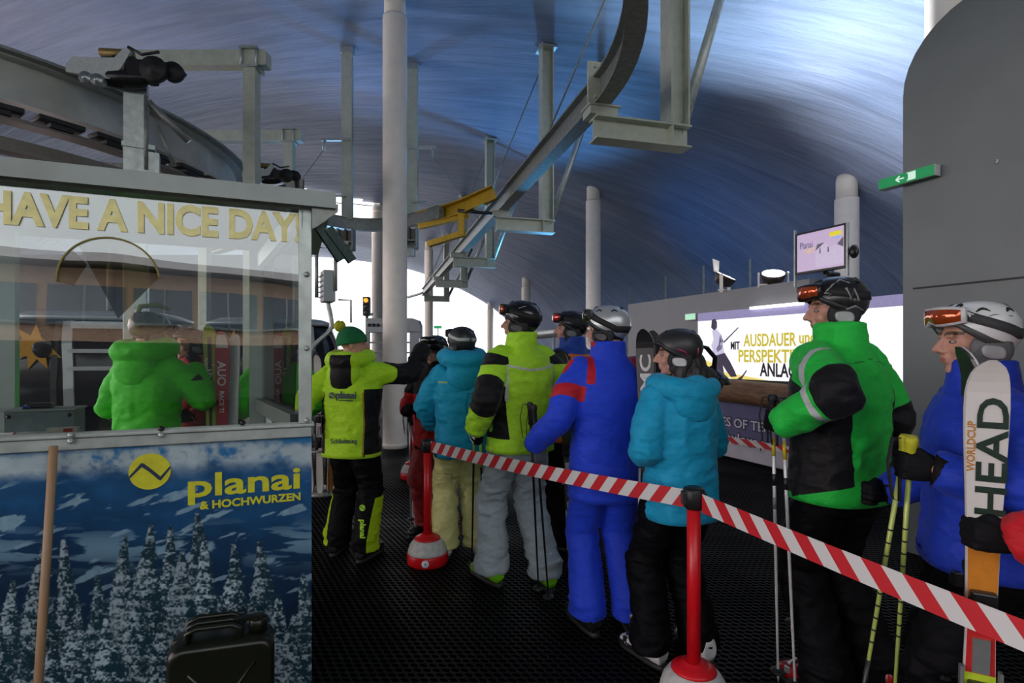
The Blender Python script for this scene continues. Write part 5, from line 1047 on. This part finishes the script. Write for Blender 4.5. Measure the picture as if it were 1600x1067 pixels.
ski_pole(P(1416, 682, 1.78).lerp(P(1352, 1062, 1.95), 1.3), P(1416, 682, 1.78), grn, 'yellow-green ski pole slanting left below the blue woman\'s glove', grip=(.5, .5, .02), gname='yellow', group='poles of the woman in blue', bands=tuple((.36+.04*k, .365+.04*k, bb_) for k in range(10))+((.05, .3, bb_),), basket=(.012, .012, .012))
ski_pole(P(1424, 684, 1.75).lerp(P(1400, 1050, 1.95), 1.3), P(1424, 684, 1.75), grn, 'yellow-green ski pole hanging steeply below the blue woman\'s glove', grip=(.5, .5, .02), gname='yellow', group='poles of the woman in blue', bands=tuple((.36+.04*k, .365+.04*k, bb_) for k in range(10)), strap=False)
ski_pole(atfloor(842, 3.55), P(828, 630, 3.30), blk, 'black ski pole, left of pair by the grey trousers', group='poles of the man in royal blue')
ski_pole(atfloor(858, 3.42), P(834, 634, 3.26), blk, 'black ski pole, right of pair by the grey trousers', group='poles of the man in royal blue', strap=False)
ski_pole(atfloor(737, 3.95), P(742, 614, 3.70), blk, 'black ski pole with green top, left of pair before the yellow trousers', group='poles of the man in lime', bands=((.62, .86, ('lime', (.35, .55, .03))),))
ski_pole(atfloor(758, 3.86), P(748, 618, 3.64), blk, 'black ski pole with green top, right of pair before the yellow trousers', group='poles of the man in lime', bands=((.62, .86, ('lime', (.35, .55, .03))),), strap=False)
ski_pole(atfloor(996, 2.98), P(1000, 690, 2.86), wht, 'thin white ski pole between the blue suit and the turquoise woman', r=.006)
ski_pole(atfloor(1236, 3.1), P(1254, 745, 2.98), gold, 'gold ski pole, left of pair behind the white poles', group='gold poles', strap=False)
ski_pole(atfloor(1247, 3.16), P(1262, 748, 3.0), gold, 'gold ski pole, right of pair behind the white poles', group='gold poles', strap=False)
ski_pole(atfloor(642, 5.0), P(640, 636, 4.85), slv, 'silver ski pole with lime basket beside the far red trousers', group='poles beside the child', basket=(.4, .5, .02))
ski_pole(atfloor(664, 4.75), P(640, 640, 4.75), slv, 'silver ski pole slanting right, foot near the red and white base', group='poles beside the child')
RB = ('red', (.5, .01, .02)); YB = ('yellow', (.5, .55, .03))
# skis held upright before the blue woman and the red skier
ski(V((1.362, 1.60, .0)), (.012, -.02, 1), (-.45, -.9, 0), 1.58, .104, [(.66, .64, .60), (.03, .03, .03), (.0, .42, .95, ('lime', (.45, .6, .03))), (.42, .56, .9, ('red', (.5, .02, .02))), (.56, .66, .9, ('orange', (.55, .2, .02)))], 'white ski reading HEAD upright in front of the blue woman', 'white', writing=[('HEAD', .822, .098, ('dark', (.012, .03, .02)), 1, .010, .34), ('WORLDCUP', .84, .026, ('orange', (.5, .2, .02)), 1, -.036)], group='skis of the red skier')
ski(V((1.505, 1.75, .0)), (-.005, -.0, 1), (-.95, .3, 0), 1.62, .112, [(.03, .03, .03), (.5, .5, .48), (.45, .82, .5, ('lime', (.45, .6, .03)))], 'dark ski edge-on, left of the white HEAD ski', 'dark', group='skis of the red skier')
ski(V((1.46, 1.74, .0)), (.06, .0, 1), (-.5, -.86, 0), 1.05, .10, [(.55, .38, .02), (.02, .02, .02), (.1, .9, .35, ('black', (.012, .012, .012)))], 'yellow and black ski behind the white HEAD ski at right', 'yellow', group='skis of the red skier')
# turquoise woman's skis
ski(atfloor(1020, 2.96), (-.02, .02, 1), (-.5, -.86, 0), 1.73, .105, [(.014, .014, .014), (.55, .55, .53), (.62, .80, .5, ('red', (.5, .02, .02))), (.0, .16, .8, ('white', (.62, .62, .6)))], 'black and white ski with red stripe held by the turquoise woman', 'black', writing=[('MC', .86, .085, ('white', (.62, .62, .6)), 1, 0, .20)], group='skis of the turquoise woman')
ski(atfloor(1030, 3.04), (-.02, .03, 1), (.5, .86, 0), 1.73, .105, [(.2, .2, .2), (.03, .03, .03)], 'second ski behind the black and white one held by the turquoise woman', 'grey', group='skis of the turquoise woman')
# ski with 73 behind the grey trousers
ski(atfloor(898, 3.95), (-.05, .1, 1), (-.3, -.95, 0), 1.62, .10, [(.02, .02, .02), (.03, .03, .03), (.1, .27, .95, ('mint', (.45, .55, .50))), (.28, .31, .6, ('lime', (.45, .6, .03)))], 'dark ski with white 73 panel between the grey and blue trousers', 'dark', writing=[('73', .19, .11, ('dark', (.012, .03, .02)), 1)])
# skis beside the child
ski(atfloor(655, 4.95), (.02, .05, 1), (-.1, -1, 0), 1.5, .105, [(.62, .63, .58), (.03, .03, .03)], 'white ski with yellow lettering standing beside the child', 'pale', writing=[('RACE', .78, .085, ('yellow', (.5, .5, .03)), 1)], group='skis beside the child')
ski(atfloor(651, 5.02), (.02, .06, 1), (.1, 1, 0), 1.5, .105, [(.02, .02, .02), (.03, .03, .03)], 'dark ski back to back with the white ski beside the child', 'dark', group='skis beside the child')
# skis seen through the booth window
ski(P(334, 551, 4.1)*1+V((0, 0, -1.6)), (-.015, 0, 1), (.1, -1, 0), 1.81, .10, [(.33, .45, .02), (.02, .02, .02), (.1, .95, .30, ('black', (.012, .012, .012)))], 'lime and black ski standing upright seen through the booth window', 'lime', writing=[('elan', .82, .10, ('white', (.62, .62, .6)), -1)], group='skis behind the booth window')
ski(P(348, 551, 4.06)*1+V((0, 0, -1.6)), (.0, 0, 1), (.1, -1, 0), 1.76, .108, [(.36, .012, .03), (.5, .5, .5), (.93, .985, .8, ('white', (.6, .6, .6)))], 'red ski with white letters standing upright seen through the booth window', 'red', writing=[('AUO', .82, .085, ('white', (.62, .62, .6)), -1), ('RACE TI', .70, .045, ('paper', (.66, .66, .63)), -1)], group='skis behind the booth window')
ski(P(364, 551, 4.1)*1+V((0, 0, -1.6)), (.0, 0, 1), (.1, 1, 0), 1.74, .104, [(.3, .3, .3), (.55, .56, .56)], 'pale ski base right of the red ski seen through the booth window', 'greytop', group='skis behind the booth window')
for k in range(3):
    ski(P(178+9*k, 551, 4.0+.05*k)*1+V((0, 0, -1.6)), (-.05, .0, 1), (.3, -1, 0), 1.12-.05*k, .095, [(.02, .02, .02), (.03, .03, .03), (.6, .9, .6, (('white', (.62, .62, .6)), ('silver', (.4, .4, .42)), ('red', (.5, .02, .02)))[k])], ['black ski with white panel', 'black ski with silver panel', 'black ski with red panel'][k]+' left of the attendant behind the window', 'dark', group='skis left of the attendant')
# ------------------------------------------------------------------ the wall with the lit advertisement
UA = 6.25
def onU(px, py, u=UA):
    a = (px-800)/F; Y = u/(CT*a+ST); return Y*(-ST*a+CT), EYE-(py-HOR)/F*Y
AX, AY = UV(0, -1), V((0, 0, 1))
vl, zt = onU(1094, 490); vr, _ = onU(1420, 480); zb = 1.19
lb = empty('lit_advertisement', UV(UA-.06, vl, 0), 0, 'lit white advertisement panel with a skier and German lettering', 'light box')
O = lambda v, z, d=0: UV(-d, v-vl, z)
lit = mat('lit_white_panel', (.8, .8, .8), .4, 0, 0, emit=(.98, .97, 1), estr=.80); pur = mat('lit_purple', (.3, .28, .45), .4, 0, 0, emit=(.14, .13, .26), estr=.9); yel_l = mat('lit_yellow', (.6, .5, .1), .4, 0, 0, emit=(.72, .60, .16), estr=.9)
olive = mat('lit_olive_yellow', (.5, .45, .05), .4, 0, 0, emit=(.42, .36, .03), estr=.9); dk = mat('dark_print', (.03, .03, .05), .5, 0, 0); dkp = mat('dark_purple_print', (.09, .075, .15), .5, 0, 0)
ztop = lambda v: zt
Wd = vl-vr
def rect(x0, x1, z0, z1, d, m, name, th=.004): b = MB(); b.prism([(x0, z0), (x1, z0), (x1, z1), (x0, z1)], O(vl, 0, d), AX, AY, UV(-1, 0), th); return b.build(name, m, lb)
b = MB(); b.prism([(0, zb), (Wd, zb), (Wd, zt), (0, zt)], O(vl, 0, -.058), AX, AY, UV(-1, 0), .058); b.build('case', mat('case_grey', '77797a', .5, .2), lb)
rect(.02, Wd-.02, zb+.015, zt-.13, 0, lit, 'lit_panel'); rect(.02, Wd-.02, zt-.128, zt-.0, 0, pur, 'top_band')
def xz(px, py, d=0): v, z = onU(px, py, UA-.06-d); return vl-v, z
def poly_px(pts, d, m, name, th=.003): 
    b = MB(); b.prism([xz(*p) for p in pts], O(vl, 0, d), AX, AY, UV(-1, 0), th); return b.build(name, m, lb)
poly_px([(1096, 575), (1130, 581), (1180, 590), (1230, 600), (1275, 612), (1275, 632), (1200, 605), (1140, 590), (1096, 587)], .005, yel_l, 'yellow_swoosh')
poly_px([(1096, 560), (1112, 566), (1125, 580), (1096, 590)], .0055, yel_l, 'yellow_corner')
# the printed skier
for name, pts, m in (('skier_head', [(1113, 500), (1118, 498), (1121, 503), (1121, 512), (1117, 517), (1112, 512)], dkp), ('skier_jacket', [(1113, 517), (1121, 514), (1129, 524), (1131, 540), (1133, 552), (1117, 556), (1112, 540), (1116, 530)], mat('lit_pale_purple', (.5, .48, .6), .4, 0, 0, emit=(.42, .40, .55), estr=.9)), ('skier_arm', [(1126, 522), (1131, 532), (1129, 545), (1122, 550), (1120, 545), (1124, 538)], dkp), ('skier_legs', [(1116, 556), (1133, 551), (1142, 566), (1149, 580), (1152, 588), (1143, 589), (1136, 580), (1130, 570), (1133, 588), (1125, 590), (1120, 573)], dkp), ('skier_pole', [(1131, 534), (1154, 511), (1155, 512), (1132, 536)], dkp), ('skier_ski', [(1120, 592), (1150, 594), (1160, 587), (1167, 578), (1168, 579), (1160, 592), (1150, 600), (1125, 604), (1122, 602), (1148, 596), (1120, 595)], dkp)):
    poly_px(pts, .009, m, name)
def ad_text(body, pxl, pxr, py, size, m):
    x0, z0 = xz(pxl, py); x1, _ = xz(pxr, py); o = O(vl, 0, .006)+AX*((x0+x1)/2)+AY*z0; text('lettering', body, size, o, AX, AY, m, lb, extrude=.002, bold=size*.024, fit=x1-x0)
ad_text('MIT', 1142, 1156, 546, .17, dk); ad_text('AUSDAUER', 1162, 1245, 541, .25, olive); ad_text('und', 1249, 1275, 536, .22, olive)
ad_text('PERSPEKTIVE', 1154, 1262, 565, .25, olive); ad_text('ANLAGE', 1188, 1255, 587, .26, dk)
b = MB(); b.beam([O(vl, zb-.01, .03), O(vr, zb+.02, .03)], [(-.02, -.02), (.02, -.02), (.02, .02), (-.02, .02)]); b.build('bottom_rail', mat('dark_green_steel', 0), lb)
# strip light over the panel
v0_, z0_ = onU(1180, 482); v1_, z1_ = onU(1262, 470)
t = empty('strip_light', UV(UA-.08, v0_, z0_), 0, 'white strip lamp along the top of the lit advertisement', 'lamp')
b = MB(); b.beam([V((0, 0, 0)), UV(0, v1_-v0_, 0)], [(-.03, -.02), (.03, -.02), (.03, .02), (-.03, .02)]); b.build('tube', mat('lit_tube', (.8, .8, .8), .4, 0, 0, emit=(1, .98, 1), estr=1.6), t)
# small green exit sign on the ad wall
v_, z_ = onU(1083, 495); t = empty('exit_sign', UV(UA-.03, v_, z_), BR, 'small pale green exit sign at left end of grey advertisement wall', 'exit sign', 'exit signs')
b = MB(); b.box((0, 0, 0), (.06, .26, .11)); b.build('case', mat('sign_white', (.6, .62, .6), .4), t)
b = MB(); b.box((-.031, 0, 0), (.004, .24, .09)); b.build('face', mat('lit_green_pale', (.3, .6, .4), .4, 0, 0, emit=(.45, .85, .58), estr=.7), t)
# log and banner below the panel
lg = empty('log', UV(UA-.30, vl-.1, 1.05), 0, 'thick brown timber log below the lit advertisement', 'log')
b = MB(); b.path([UV(0, 0, 0), UV(.0, -.6, .0), UV(0, -1.8, -.02), UV(0, -3.2, -.0)], [.16, .17, .165, .17], 18); b.build('trunk', mat('log_wood', (.16, .085, .04), .7, 0, .5, 6, .5, aniso=(1, 1, 5)), lg)
bn = empty('banner', UV(UA-.12, vl, 0), 0, 'white and violet banner with outlined lettering below the log', 'banner')
wb = mat('banner_white', (.50, .49, .55), .6, 0, .05, 5, .1); vb = mat('banner_violet', (.10, .10, .22), .6, 0, .05, 5, .1)
def brect(x0, x1, z0, z1, d, m, name): 
    b = MB(); b.prism([(x0, z0), (x1, z0), (x1, z1), (x0, z1)], UV(-d, 0, 0), AX, AY, UV(-1, 0), .004); return b.build(name, m, bn)
brect(-.15, Wd-.3, .04, .92, 0, wb, 'sheet'); brect(-.15, Wd-.3, .30, .90, .004, vb, 'violet_field'); 
def b_text(body, pxl, pxr, py, size):
    v0, z0 = onU(pxl, py, UA-.13); v1, _ = onU(pxr, py, UA-.13)
    for d, bo, m, nm in ((.009, .02, mat('banner_ink', (.03, .03, .09), .6, 0, 0), 'outline'), (.0125, .002, mat('banner_letter', (.62, .62, .68), .6, 0, 0), 'lettering')):
        text(nm, body, size, UV(-d, (v0+v1)/2-vl, z0), AX, AY, m, bn, extrude=.0012, bold=bo, fit=abs(v0-v1))
b_text('ES OF TEN BERN', 1128, 1262, 664, .19); b_text('fabulous p', 1122, 1200, 686, .20)
v0, z0 = onU(1150, 722, UA-.13); text('small_lettering', 'www.castlenders', .07, UV(-.006, v0-vl-.55, z0-.02), AX, AY, mat('banner_ink', 0), bn, extrude=.001)
tape('barrier_tape', UV(UA-.16, vl+.05, .28), UV(UA-.16, vl-2.7, .34), .09, .3, 'red and white tape stretched along the violet banner', sag=.0)
# hanging television
v0, z0 = onU(1243, 430, 6.0); v1, z1 = onU(1322, 425, 6.0); ztv = onU(1243, 366, 6.0)[1]; wv = v0-v1; hv = ztv-z0
tv = empty('television', UV(6.0, v0, z0), BR, 'flat television above the green man showing a pale snowy picture', 'television')
b = MB(); b.box((.03, -wv/2, hv/2), (.06, wv, hv), None, .006); b.build('case', black_plastic, tv)
tvx, tvz = V((0, -1, 0)), V((0, 0, 1)); 
def tvp(px, py): v, z = onU(px, py, 6.0); return v0-v, z-z0
def tvpoly(pts, m, name, d): b = MB(); b.prism(pts, (-d, 0, 0), tvx, tvz, (-1, 0, 0), .002); b.build(name, m, tv)
em = lambda n, c, s=.8: mat(n, tuple(x*.5 for x in c), .3, 0, 0, emit=c, estr=s)
tvpoly([(.025, .03), (wv-.025, .03), (wv-.025, hv-.025), (.025, hv-.025)], em('screen_lilac', (.52, .40, .58)), 'screen', .0)
tvpoly([(wv*.42, .06), (wv-.03, .06), (wv-.03, hv*.6), (wv*.72, hv*.52), (wv*.60, hv*.66), (wv*.42, hv*.55)], em('screen_snow', (.55, .46, .62)), 'screen_piste', .002)
tvpoly([(wv*.42, hv*.50), (wv*.46, hv*.64), (wv*.60, hv*.66), (wv*.52, hv*.58)], em('screen_trees', (.10, .085, .12)), 'screen_trees', .004)
tvpoly([(wv*.84, hv*.56), (wv-.03, hv*.48), (wv-.03, hv*.70), (wv*.92, hv*.66)], MATS['screen_trees'], 'screen_trees', .004)
for fx in (.50, .66): tvpoly([(wv*fx, hv*.42), (wv*fx+.02, hv*.42), (wv*fx+.015, hv*.54), (wv*fx+.004, hv*.54)], MATS['screen_trees'], 'screen_figure', .0045)
tvpoly([(wv*.70, hv*.76), (wv*.92, hv*.76), (wv*.92, hv*.86), (wv*.70, hv*.86)], em('screen_yellow', (.72, .62, .03)), 'screen_logo', .004)
tvpoly([(wv*.78, hv*.70), (wv*.90, hv*.70), (wv*.90, hv*.74), (wv*.78, hv*.74)], em('screen_blue', (.25, .42, .8)), 'screen_logo_line', .004)
text('lettering', 'Planai', .12, (-.004, -wv*.23, hv*.60), tvx, tvz, em('screen_ink', (.12, .10, .2)), tv, fit=wv*.26)
text('lettering', '24/7', .10, (-.004, -wv*.30, hv*.46), tvx, tvz, em('screen_gold', (.70, .5, .2)), tv, fit=wv*.2)
b = MB(); b.box((.01, .012, hv/2-.05), (.03, .02, hv+.2)); b.box((.01, -wv-.012, hv/2-.05), (.03, .02, hv+.1)); b.build('side_rail', steel, tv)
b = MB(); b.tube((.1, -wv/2, hv/2), (.1, -wv/2, 2.56-z0), .03); b.tube((.05, -wv/2, hv/2), (.12, -wv/2, hv/2), .05); b.tube((.1, -wv/2, 2.57-z0), (.33, -wv/2, 2.57-z0), .03); b.build('stand', black_plastic, tv)
b = MB(); b.ell((.05, -wv-.06, .18), (.05, .05, .08)); b.build('speaker_knob', black_plastic, tv)
# uplights on top of the ad wall
for loc, rz, lab in ((LAMP1, .9, 'left floodlight standing on the grey advertisement wall, seen edge-on'), (LAMP2, -.3, 'right floodlight standing on the grey advertisement wall, its lens bright')):
    t = empty('floodlight', (loc.x, loc.y, 2.56), rz, lab, 'floodlight', 'uplights on the wall'); dz = loc.z-2.56
    tilt = Matrix.Rotation(.5, 3, 'X')
    b = MB(); b.lathe([(.05, -.14), (.13, -.10), (.165, 0), (.165, .03), (.15, .032)], (0, 0, dz-.02), tilt, 20); b.build('housing', mat('lamp_bronze', (.06, .045, .035), .4, .4), t)
    b = MB(); b.lathe([(.15, .032), (.14, .036), (0, .04)], (0, 0, dz-.02), tilt, 20); b.build('lens', mat('lit_lens', (.8, .8, .8), .2, 0, 0, emit=(1, .98, .95), estr=6), t)
    b = MB(); b.box((-.19, 0, dz/2), (.02, .05, dz+.05)); b.box((.19, 0, dz/2), (.02, .05, dz+.05)); b.box((0, 0, .01), (.4, .1, .02)); b.build('bracket', white_paint, t)
    b = MB(); b.prism([(-.12, 0), (.12, 0), (.16, .2), (-.16, .2)], tilt@V((0, .17, .02))+V((0, 0, dz-.02)), (1, 0, 0), tilt@V((0, .5, .85)), tilt@V((0, -.85, .5)), .006)
    if rz > 0: b.build('visor', white_paint, t)
# hanging rods and the silver duct behind
for k, (px, Y) in enumerate(((1099, 9.3), (1172, 8.6), (1040, 10.5), (985, 11.5))):
    X = (px-800)/F*Y; u, v = toUV((X, Y)); b = MB(); b.tube((X, Y, 0), (X, Y, min(roof_z(u), 1.6+1.5)), .018, n=8)
    tag(b.build('guy_post', steel_dark), ['thin grey post standing behind left end of the advertisement wall', 'thin grey post standing behind the floodlights', 'thin grey post left of the advertisement wall', 'thin grey post near the silver duct joint'][k], 'post', 'thin posts along the membrane')
d0, d1 = P(826, 524, 14.5), P(1082, 497, 10.6)
t = empty('air_duct', d0, 0, 'long silver duct running behind the queue to the advertisement wall', 'duct')
b = MB(); b.tube((0, 0, 0), d1-d0, .12, n=18); b.build('duct', alu, t)
for s in (.35, .62, .68, .9): b = MB(); q = (d1-d0)*s; b.tube(q, q+(d1-d0).normalized()*.06, .135, n=18); b.build('collar', steel, t)
for s in (.2, .75): b = MB(); q = (d1-d0)*s; b.tube(q+V((0, 0, -.1)), V((q.x, q.y, -d0.z)), .03); b.build('stand', steel, t)
# exit sign on the right partition
v0, z0 = onU(1383, 299, 4.6); v1, _ = onU(1471, 275, 4.6); hz = .085; wv = v0-v1
t = empty('exit_sign', UV(4.6, v0, z0), BR, 'long green box exit sign with arrow on right partition', 'exit sign', 'exit signs')
b = MB(); b.box((-.045, -wv/2, hz/2), (.07, wv, hz), None, .003); b.build('case', mat('sign_white', 0), t)
b = MB(); b.box((-.082, -wv/2, hz/2), (.006, wv-.006, hz-.006)); b.build('face', mat('lit_exit_green', (.0, .2, .06), .35, 0, 0, emit=(.0, .16, .045), estr=.8), t)
b = MB(); b.box((-.045, -wv/2, -.001), (.07, wv-.004, .006)); b.build('under_face', mat('exit_dark_green', (.0, .06, .02), .4), t)
pale = mat('lit_exit_white', (.5, .7, .6), .4, 0, 0, emit=(.45, .65, .52), estr=.8); ex, ey = V((0, -1, 0)), V((0, 0, 1))
def exprism(pts, name): b = MB(); b.prism([(x*hz, y*hz) for x, y in pts], (-.0855, -wv*.33, 0), ex, ey, (-1, 0, 0), .002); b.build(name, pale, t)
exprism([(-.05, .5), (.3, .82), (.4, .74), (.2, .56), (.75, .56), (.75, .44), (.2, .44), (.4, .26), (.3, .18)], 'arrow')
exprism([(1.0, .15), (1.75, .15), (1.75, .88), (1.0, .88), (1.0, .8), (1.1, .8), (1.1, .23), (1.0, .23)], 'door_mark')
b = MB()
for dy in (.62, .78): b.lathe([(.012, 0), (.012, .01), (0, .012)], UV(4.6, onU(1558, 252, 4.6)[0], onU(1558, 252, 4.6)[1]+.06*(dy-.7)), (UV(-1, 0)).to_track_quat('Z', 'Y').to_matrix(), 10)
tag(b.build('wall_anchor', steel), 'two small screw heads on the right partition', 'screw heads')
# ------------------------------------------------------------------ station gear seen against the bright opening
t = empty('traffic_light', P(573, 551, 12.5)-V((0, 0, EYE)), 0, 'black traffic light with the orange lamp on, on a grey post', 'traffic light')
zl = EYE+(551-466)/F*12.5
b = MB(); b.box((0, 0, zl-.19), (.16, .14, .44), None, .02); b.build('housing', black_plastic, t)
for k, m in enumerate((mat('lit_amber', (.8, .3, .02), .3, 0, 0, emit=(1, .33, .03), estr=1.6), mat('dark_lens', (.05, .05, .05), .2), mat('dark_lens', 0))):
    b = MB(); b.ell((0, -.07, zl-.05-.14*k), (.055, .02, .055)); b.build('lamp', m, t)
    b = MB(); b.path([(-.06, -.07, zl-.05-.14*k), (-.045, -.12, zl-.0-.14*k), (.045, -.12, zl-.0-.14*k), (.06, -.07, zl-.05-.14*k)], .008, 6); b.build('visor', black_plastic, t)
b = MB(); b.tube((0, .02, 0), (0, .02, zl-.4), .035); b.tube((0, .0, zl-.37), (.14, 0, zl-.37), .03); b.build('post', alu, t)
# ticket gate machine either side of the column
gp = P(614, 551, 11.2)-V((0, 0, EYE)); t = empty('boarding_gate', gp, 0, 'pale grey boarding gate frame with round knobs behind the big column', 'gate')
gm2 = mat('gate_grey', '9aa0a2', .45, .1, .03, 8, .06); g2 = lambda px, py: ((px-614)/F*11.2, EYE-(py-HOR)/F*11.2)
x0, z1 = g2(571, 497); x1, z0 = g2(656, 519); 
b = MB(); b.prism([(x0, z0), (x1+.0, z0), (x1, z1-.15), (x1-.04, z1-.04), (x1-.15, z1), (x0, z1)], (0, 0, 0), (1, 0, 0), (0, 0, 1), (0, 1, 0), .35); b.build('header', gm2, t)
b = MB(); b.prism([(g2(640, 0)[0], 0), (x1+.02, 0), (x1, z0+.01), (g2(640, 0)[0], z0+.01)], (0, 0, 0), (1, 0, 0), (0, 0, 1), (0, 1, 0), .35); b.build('side_panel', gm2, t)
b = MB(); b.box((x0+.03, .1, z0/2), (.06, .1, z0)); b.build('post', steel_dark, t)
b = MB(); b.box((g2(600, 0)[0], .1, z0/2), (.06, .1, z0)); b.build('post', steel_dark, t)
for py in (535, 551, 568):
    b = MB(); b.box(((x0+g2(640, 0)[0])/2, .1, g2(0, py)[1]), (g2(640, 0)[0]-x0, .06, .035)); b.build('crossbar', steel_dark, t)
for px in (577, 584, 591):
    x, z = g2(px, 508); b = MB(); b.lathe([(.035, 0), (.035, .03), (.02, .035), (0, .035)], (x, 0, z), Matrix.Rotation(PI/2, 3, 'X'), 14); b.build('knob', black_plastic, t)
# green exit marker far away
p = P(684, 511, 20); t = empty('exit_marker', (p.x, p.y, 0), 0, 'tiny green exit board far away on a thin post', 'exit sign', 'exit signs')
b = MB(); b.box((0, 0, p.z), (.28, .05, .10)); b.build('board', mat('lit_exit_green_far', (.02, .3, .1), .4, 0, 0, emit=(.02, .35, .12), estr=.8), t); b = MB(); b.tube((0, .03, 0), (0, .03, p.z), .02); b.build('post', steel, t)
# cable box on a bent tube next to the booth
p = P(512, 448, 5.2); t = empty('cabinet_on_arm', (p.x, p.y, 0), .5, 'pale grey finned box on bent tube right of the booth', 'control box')
b = MB(); b.box((0, 0, p.z), (.11, .2, .30), None, .008); b.build('box', gm2, t)
for k in range(5): b = MB(); b.box((-.062, 0, p.z-.10+.05*k), (.015, .18, .012)); b.build('fin', gm2, t)
b = MB(); b.path(smooth_pts([V((0, 0, p.z-.15)), V((.03, 0, p.z-.3)), V((.02, 0, p.z-.42)), V((-.15, .0, p.z-.62)), V((-.17, 0, p.z-1.0)), V((-.17, 0, 0))]), .022, 10); b.build('tube', steel, t)
b = MB(); b.path([(-.12, -.12, p.z-.12), (-.12, -.12, p.z+.35), (.05, -.12, p.z+.35), (.05, -.12, p.z-.05)], .018, 8); b.box((.03, -.1, p.z+.42), (.28, .04, .03)); b.path([(.1, 0, p.z-.12), (.22, 0, p.z-.12), (.22, 0, p.z-.34)], .010, 6); b.build('frame_tube', steel_dark, t)
# rack of skis right of the booth
p = atfloor(507, 6.2); t = empty('ski_rack', p, 0, 'metal basket with upright skis right of the booth', 'ski rack')
b = MB()
for z in (.5, .9): b.path([(.22*math.cos(a), .22*math.sin(a), z) for a in [2*PI*k/16 for k in range(17)]], .012, 6)
for k in range(6): b.tube((.22*math.cos(k*PI/3), .22*math.sin(k*PI/3), 0), (.22*math.cos(k*PI/3), .22*math.sin(k*PI/3), .9), .01, n=6)
b.lathe([(.24, 0), (.24, .03), (0, .03)], n=20); b.build('basket', steel_dark, t)
rng = random.Random(3)
for k in range(8):
    a = k*PI/4; q = p+V((.13*math.cos(a), .13*math.sin(a), .03)); c = [('white', (.6, .6, .6)), ('red', (.4, .02, .03)), ('yellow', (.5, .42, .03)), ('dark', (.03, .03, .04)), ('blue', (.03, .1, .35)), ('grey', (.3, .3, .31)), ('pale', (.5, .5, .45)), ('orange', (.5, .18, .03))][k]
    ski(q, (.06*math.cos(a), .06*math.sin(a), 1), (math.cos(a), math.sin(a), 0), 1.55+.08*rng.random(), .085, [c[1], (.03, .03, .03)], c[0]+' ski standing in the metal basket right of the booth', 'rack_'+c[0], group='skis in the basket')
# gondola cabins seen through the booth glass
orange = mat('orange_decal', (.62, .30, .02), .5, 0, 0); cab_g = mat('dark_cabin_glass', (.008, .010, .014), .12, 0, .02, 3, .2, spec=.35); fr_m = mat('cabin_silver_frame', (.42, .44, .45), .35, .4, .03, 10, .08)
def gondola(x, y, rz, label):
    t = empty('gondola_cabin', (x, y, 0), rz, label, 'gondola cabin', 'gondola cabins')
    prof = [(.25, .62, .50), (.32, .78, .62), (.7, .93, .74), (1.2, .98, .78), (1.7, .93, .74), (1.95, .84, .66), (2.0, .8, .62)]
    b = MB(); b.rings([ring_se((0, 0, z), rx, ry, 40, 4.5) for z, rx, ry in prof]); b.build('body', cab_g, t)
    b = MB(); b.rings([ring_se((0, 0, z), rx, ry, 40, 4.5) for z, rx, ry in ((1.985, .85, .67), (2.03, .86, .68), (2.09, .7, .55), (2.11, .4, .3))]); b.build('roof', fr_m, t)
    b = MB(); b.rings([ring_se((0, 0, z), rx, ry, 40, 4.5) for z, rx, ry in ((.18, .6, .48), (.27, .70, .56), (.30, .72, .58))]); b.build('floor_tray', fr_m, t)
    def fp(x_, z): return float(np.interp(z, [p[0] for p in prof], [p[2] for p in prof]))
    for x0 in (-.16, .56):
        b = MB(); pts = [V((x0+.05*math.sin((z-.3)*2), -fp(0, z)-.02, z)) for z in np.linspace(.3, 1.96, 14)]; b.beam(pts, [(-.05, -.015), (.05, -.015), (.05, .015), (-.05, .015)], up=(0, -1, 0)); b.build('door_frame', fr_m, t)
    for z in (1.92, 1.62, 1.42, .34):
        b = MB(); b.box((.22, -fp(0, z)-.03, z), (.70, .03, .045 if z < 1.8 else .08)); b.build('door_bar', fr_m, t)
    b = MB(); pts = [V((-.25, -fp(0, z)-.03, z)) for z in np.linspace(.3, 1.96, 14)]; b.beam(pts, [(-.03, -.015), (.03, -.015), (.03, .015), (-.03, .015)], up=(0, -1, 0)); b.build('door_seal', black_rubber, t)
    pts = []
    for k in range(14):
        a = PI*.35+k*PI*1.5/13; r = .26 if k % 2 else .13; pts.append((r*math.cos(a), r*math.sin(a)))
    b = MB(); b.prism(pts, (-.42, -.80, 1.66), (1, 0, 0), (0, -.18, 1), (0, -1, 0), .01); b.build('sun_decal', orange, t)
    b = MB(); b.ell((-.36, -.805, 1.67), (.10, .02, .13)); b.build('sun_disc', cab_g, t)
    b = MB(); b.path([(0, 0, 2.1), (0, 0, 2.5), (.0, .05, 3.2), (0, .25, 3.7), (0, .25, 4.0)], .05, 10); b.box((0, .25, 4.0), (.5, .2, .15)); b.build('hanger', steel_dark, t)
gondola(-5.12, 6.9, .28, 'left gondola cabin with orange sun decal and silver door frame behind the booth'); gondola(-3.60, 8.2, .28, 'right gondola cabin with orange sun decal behind upright skis')
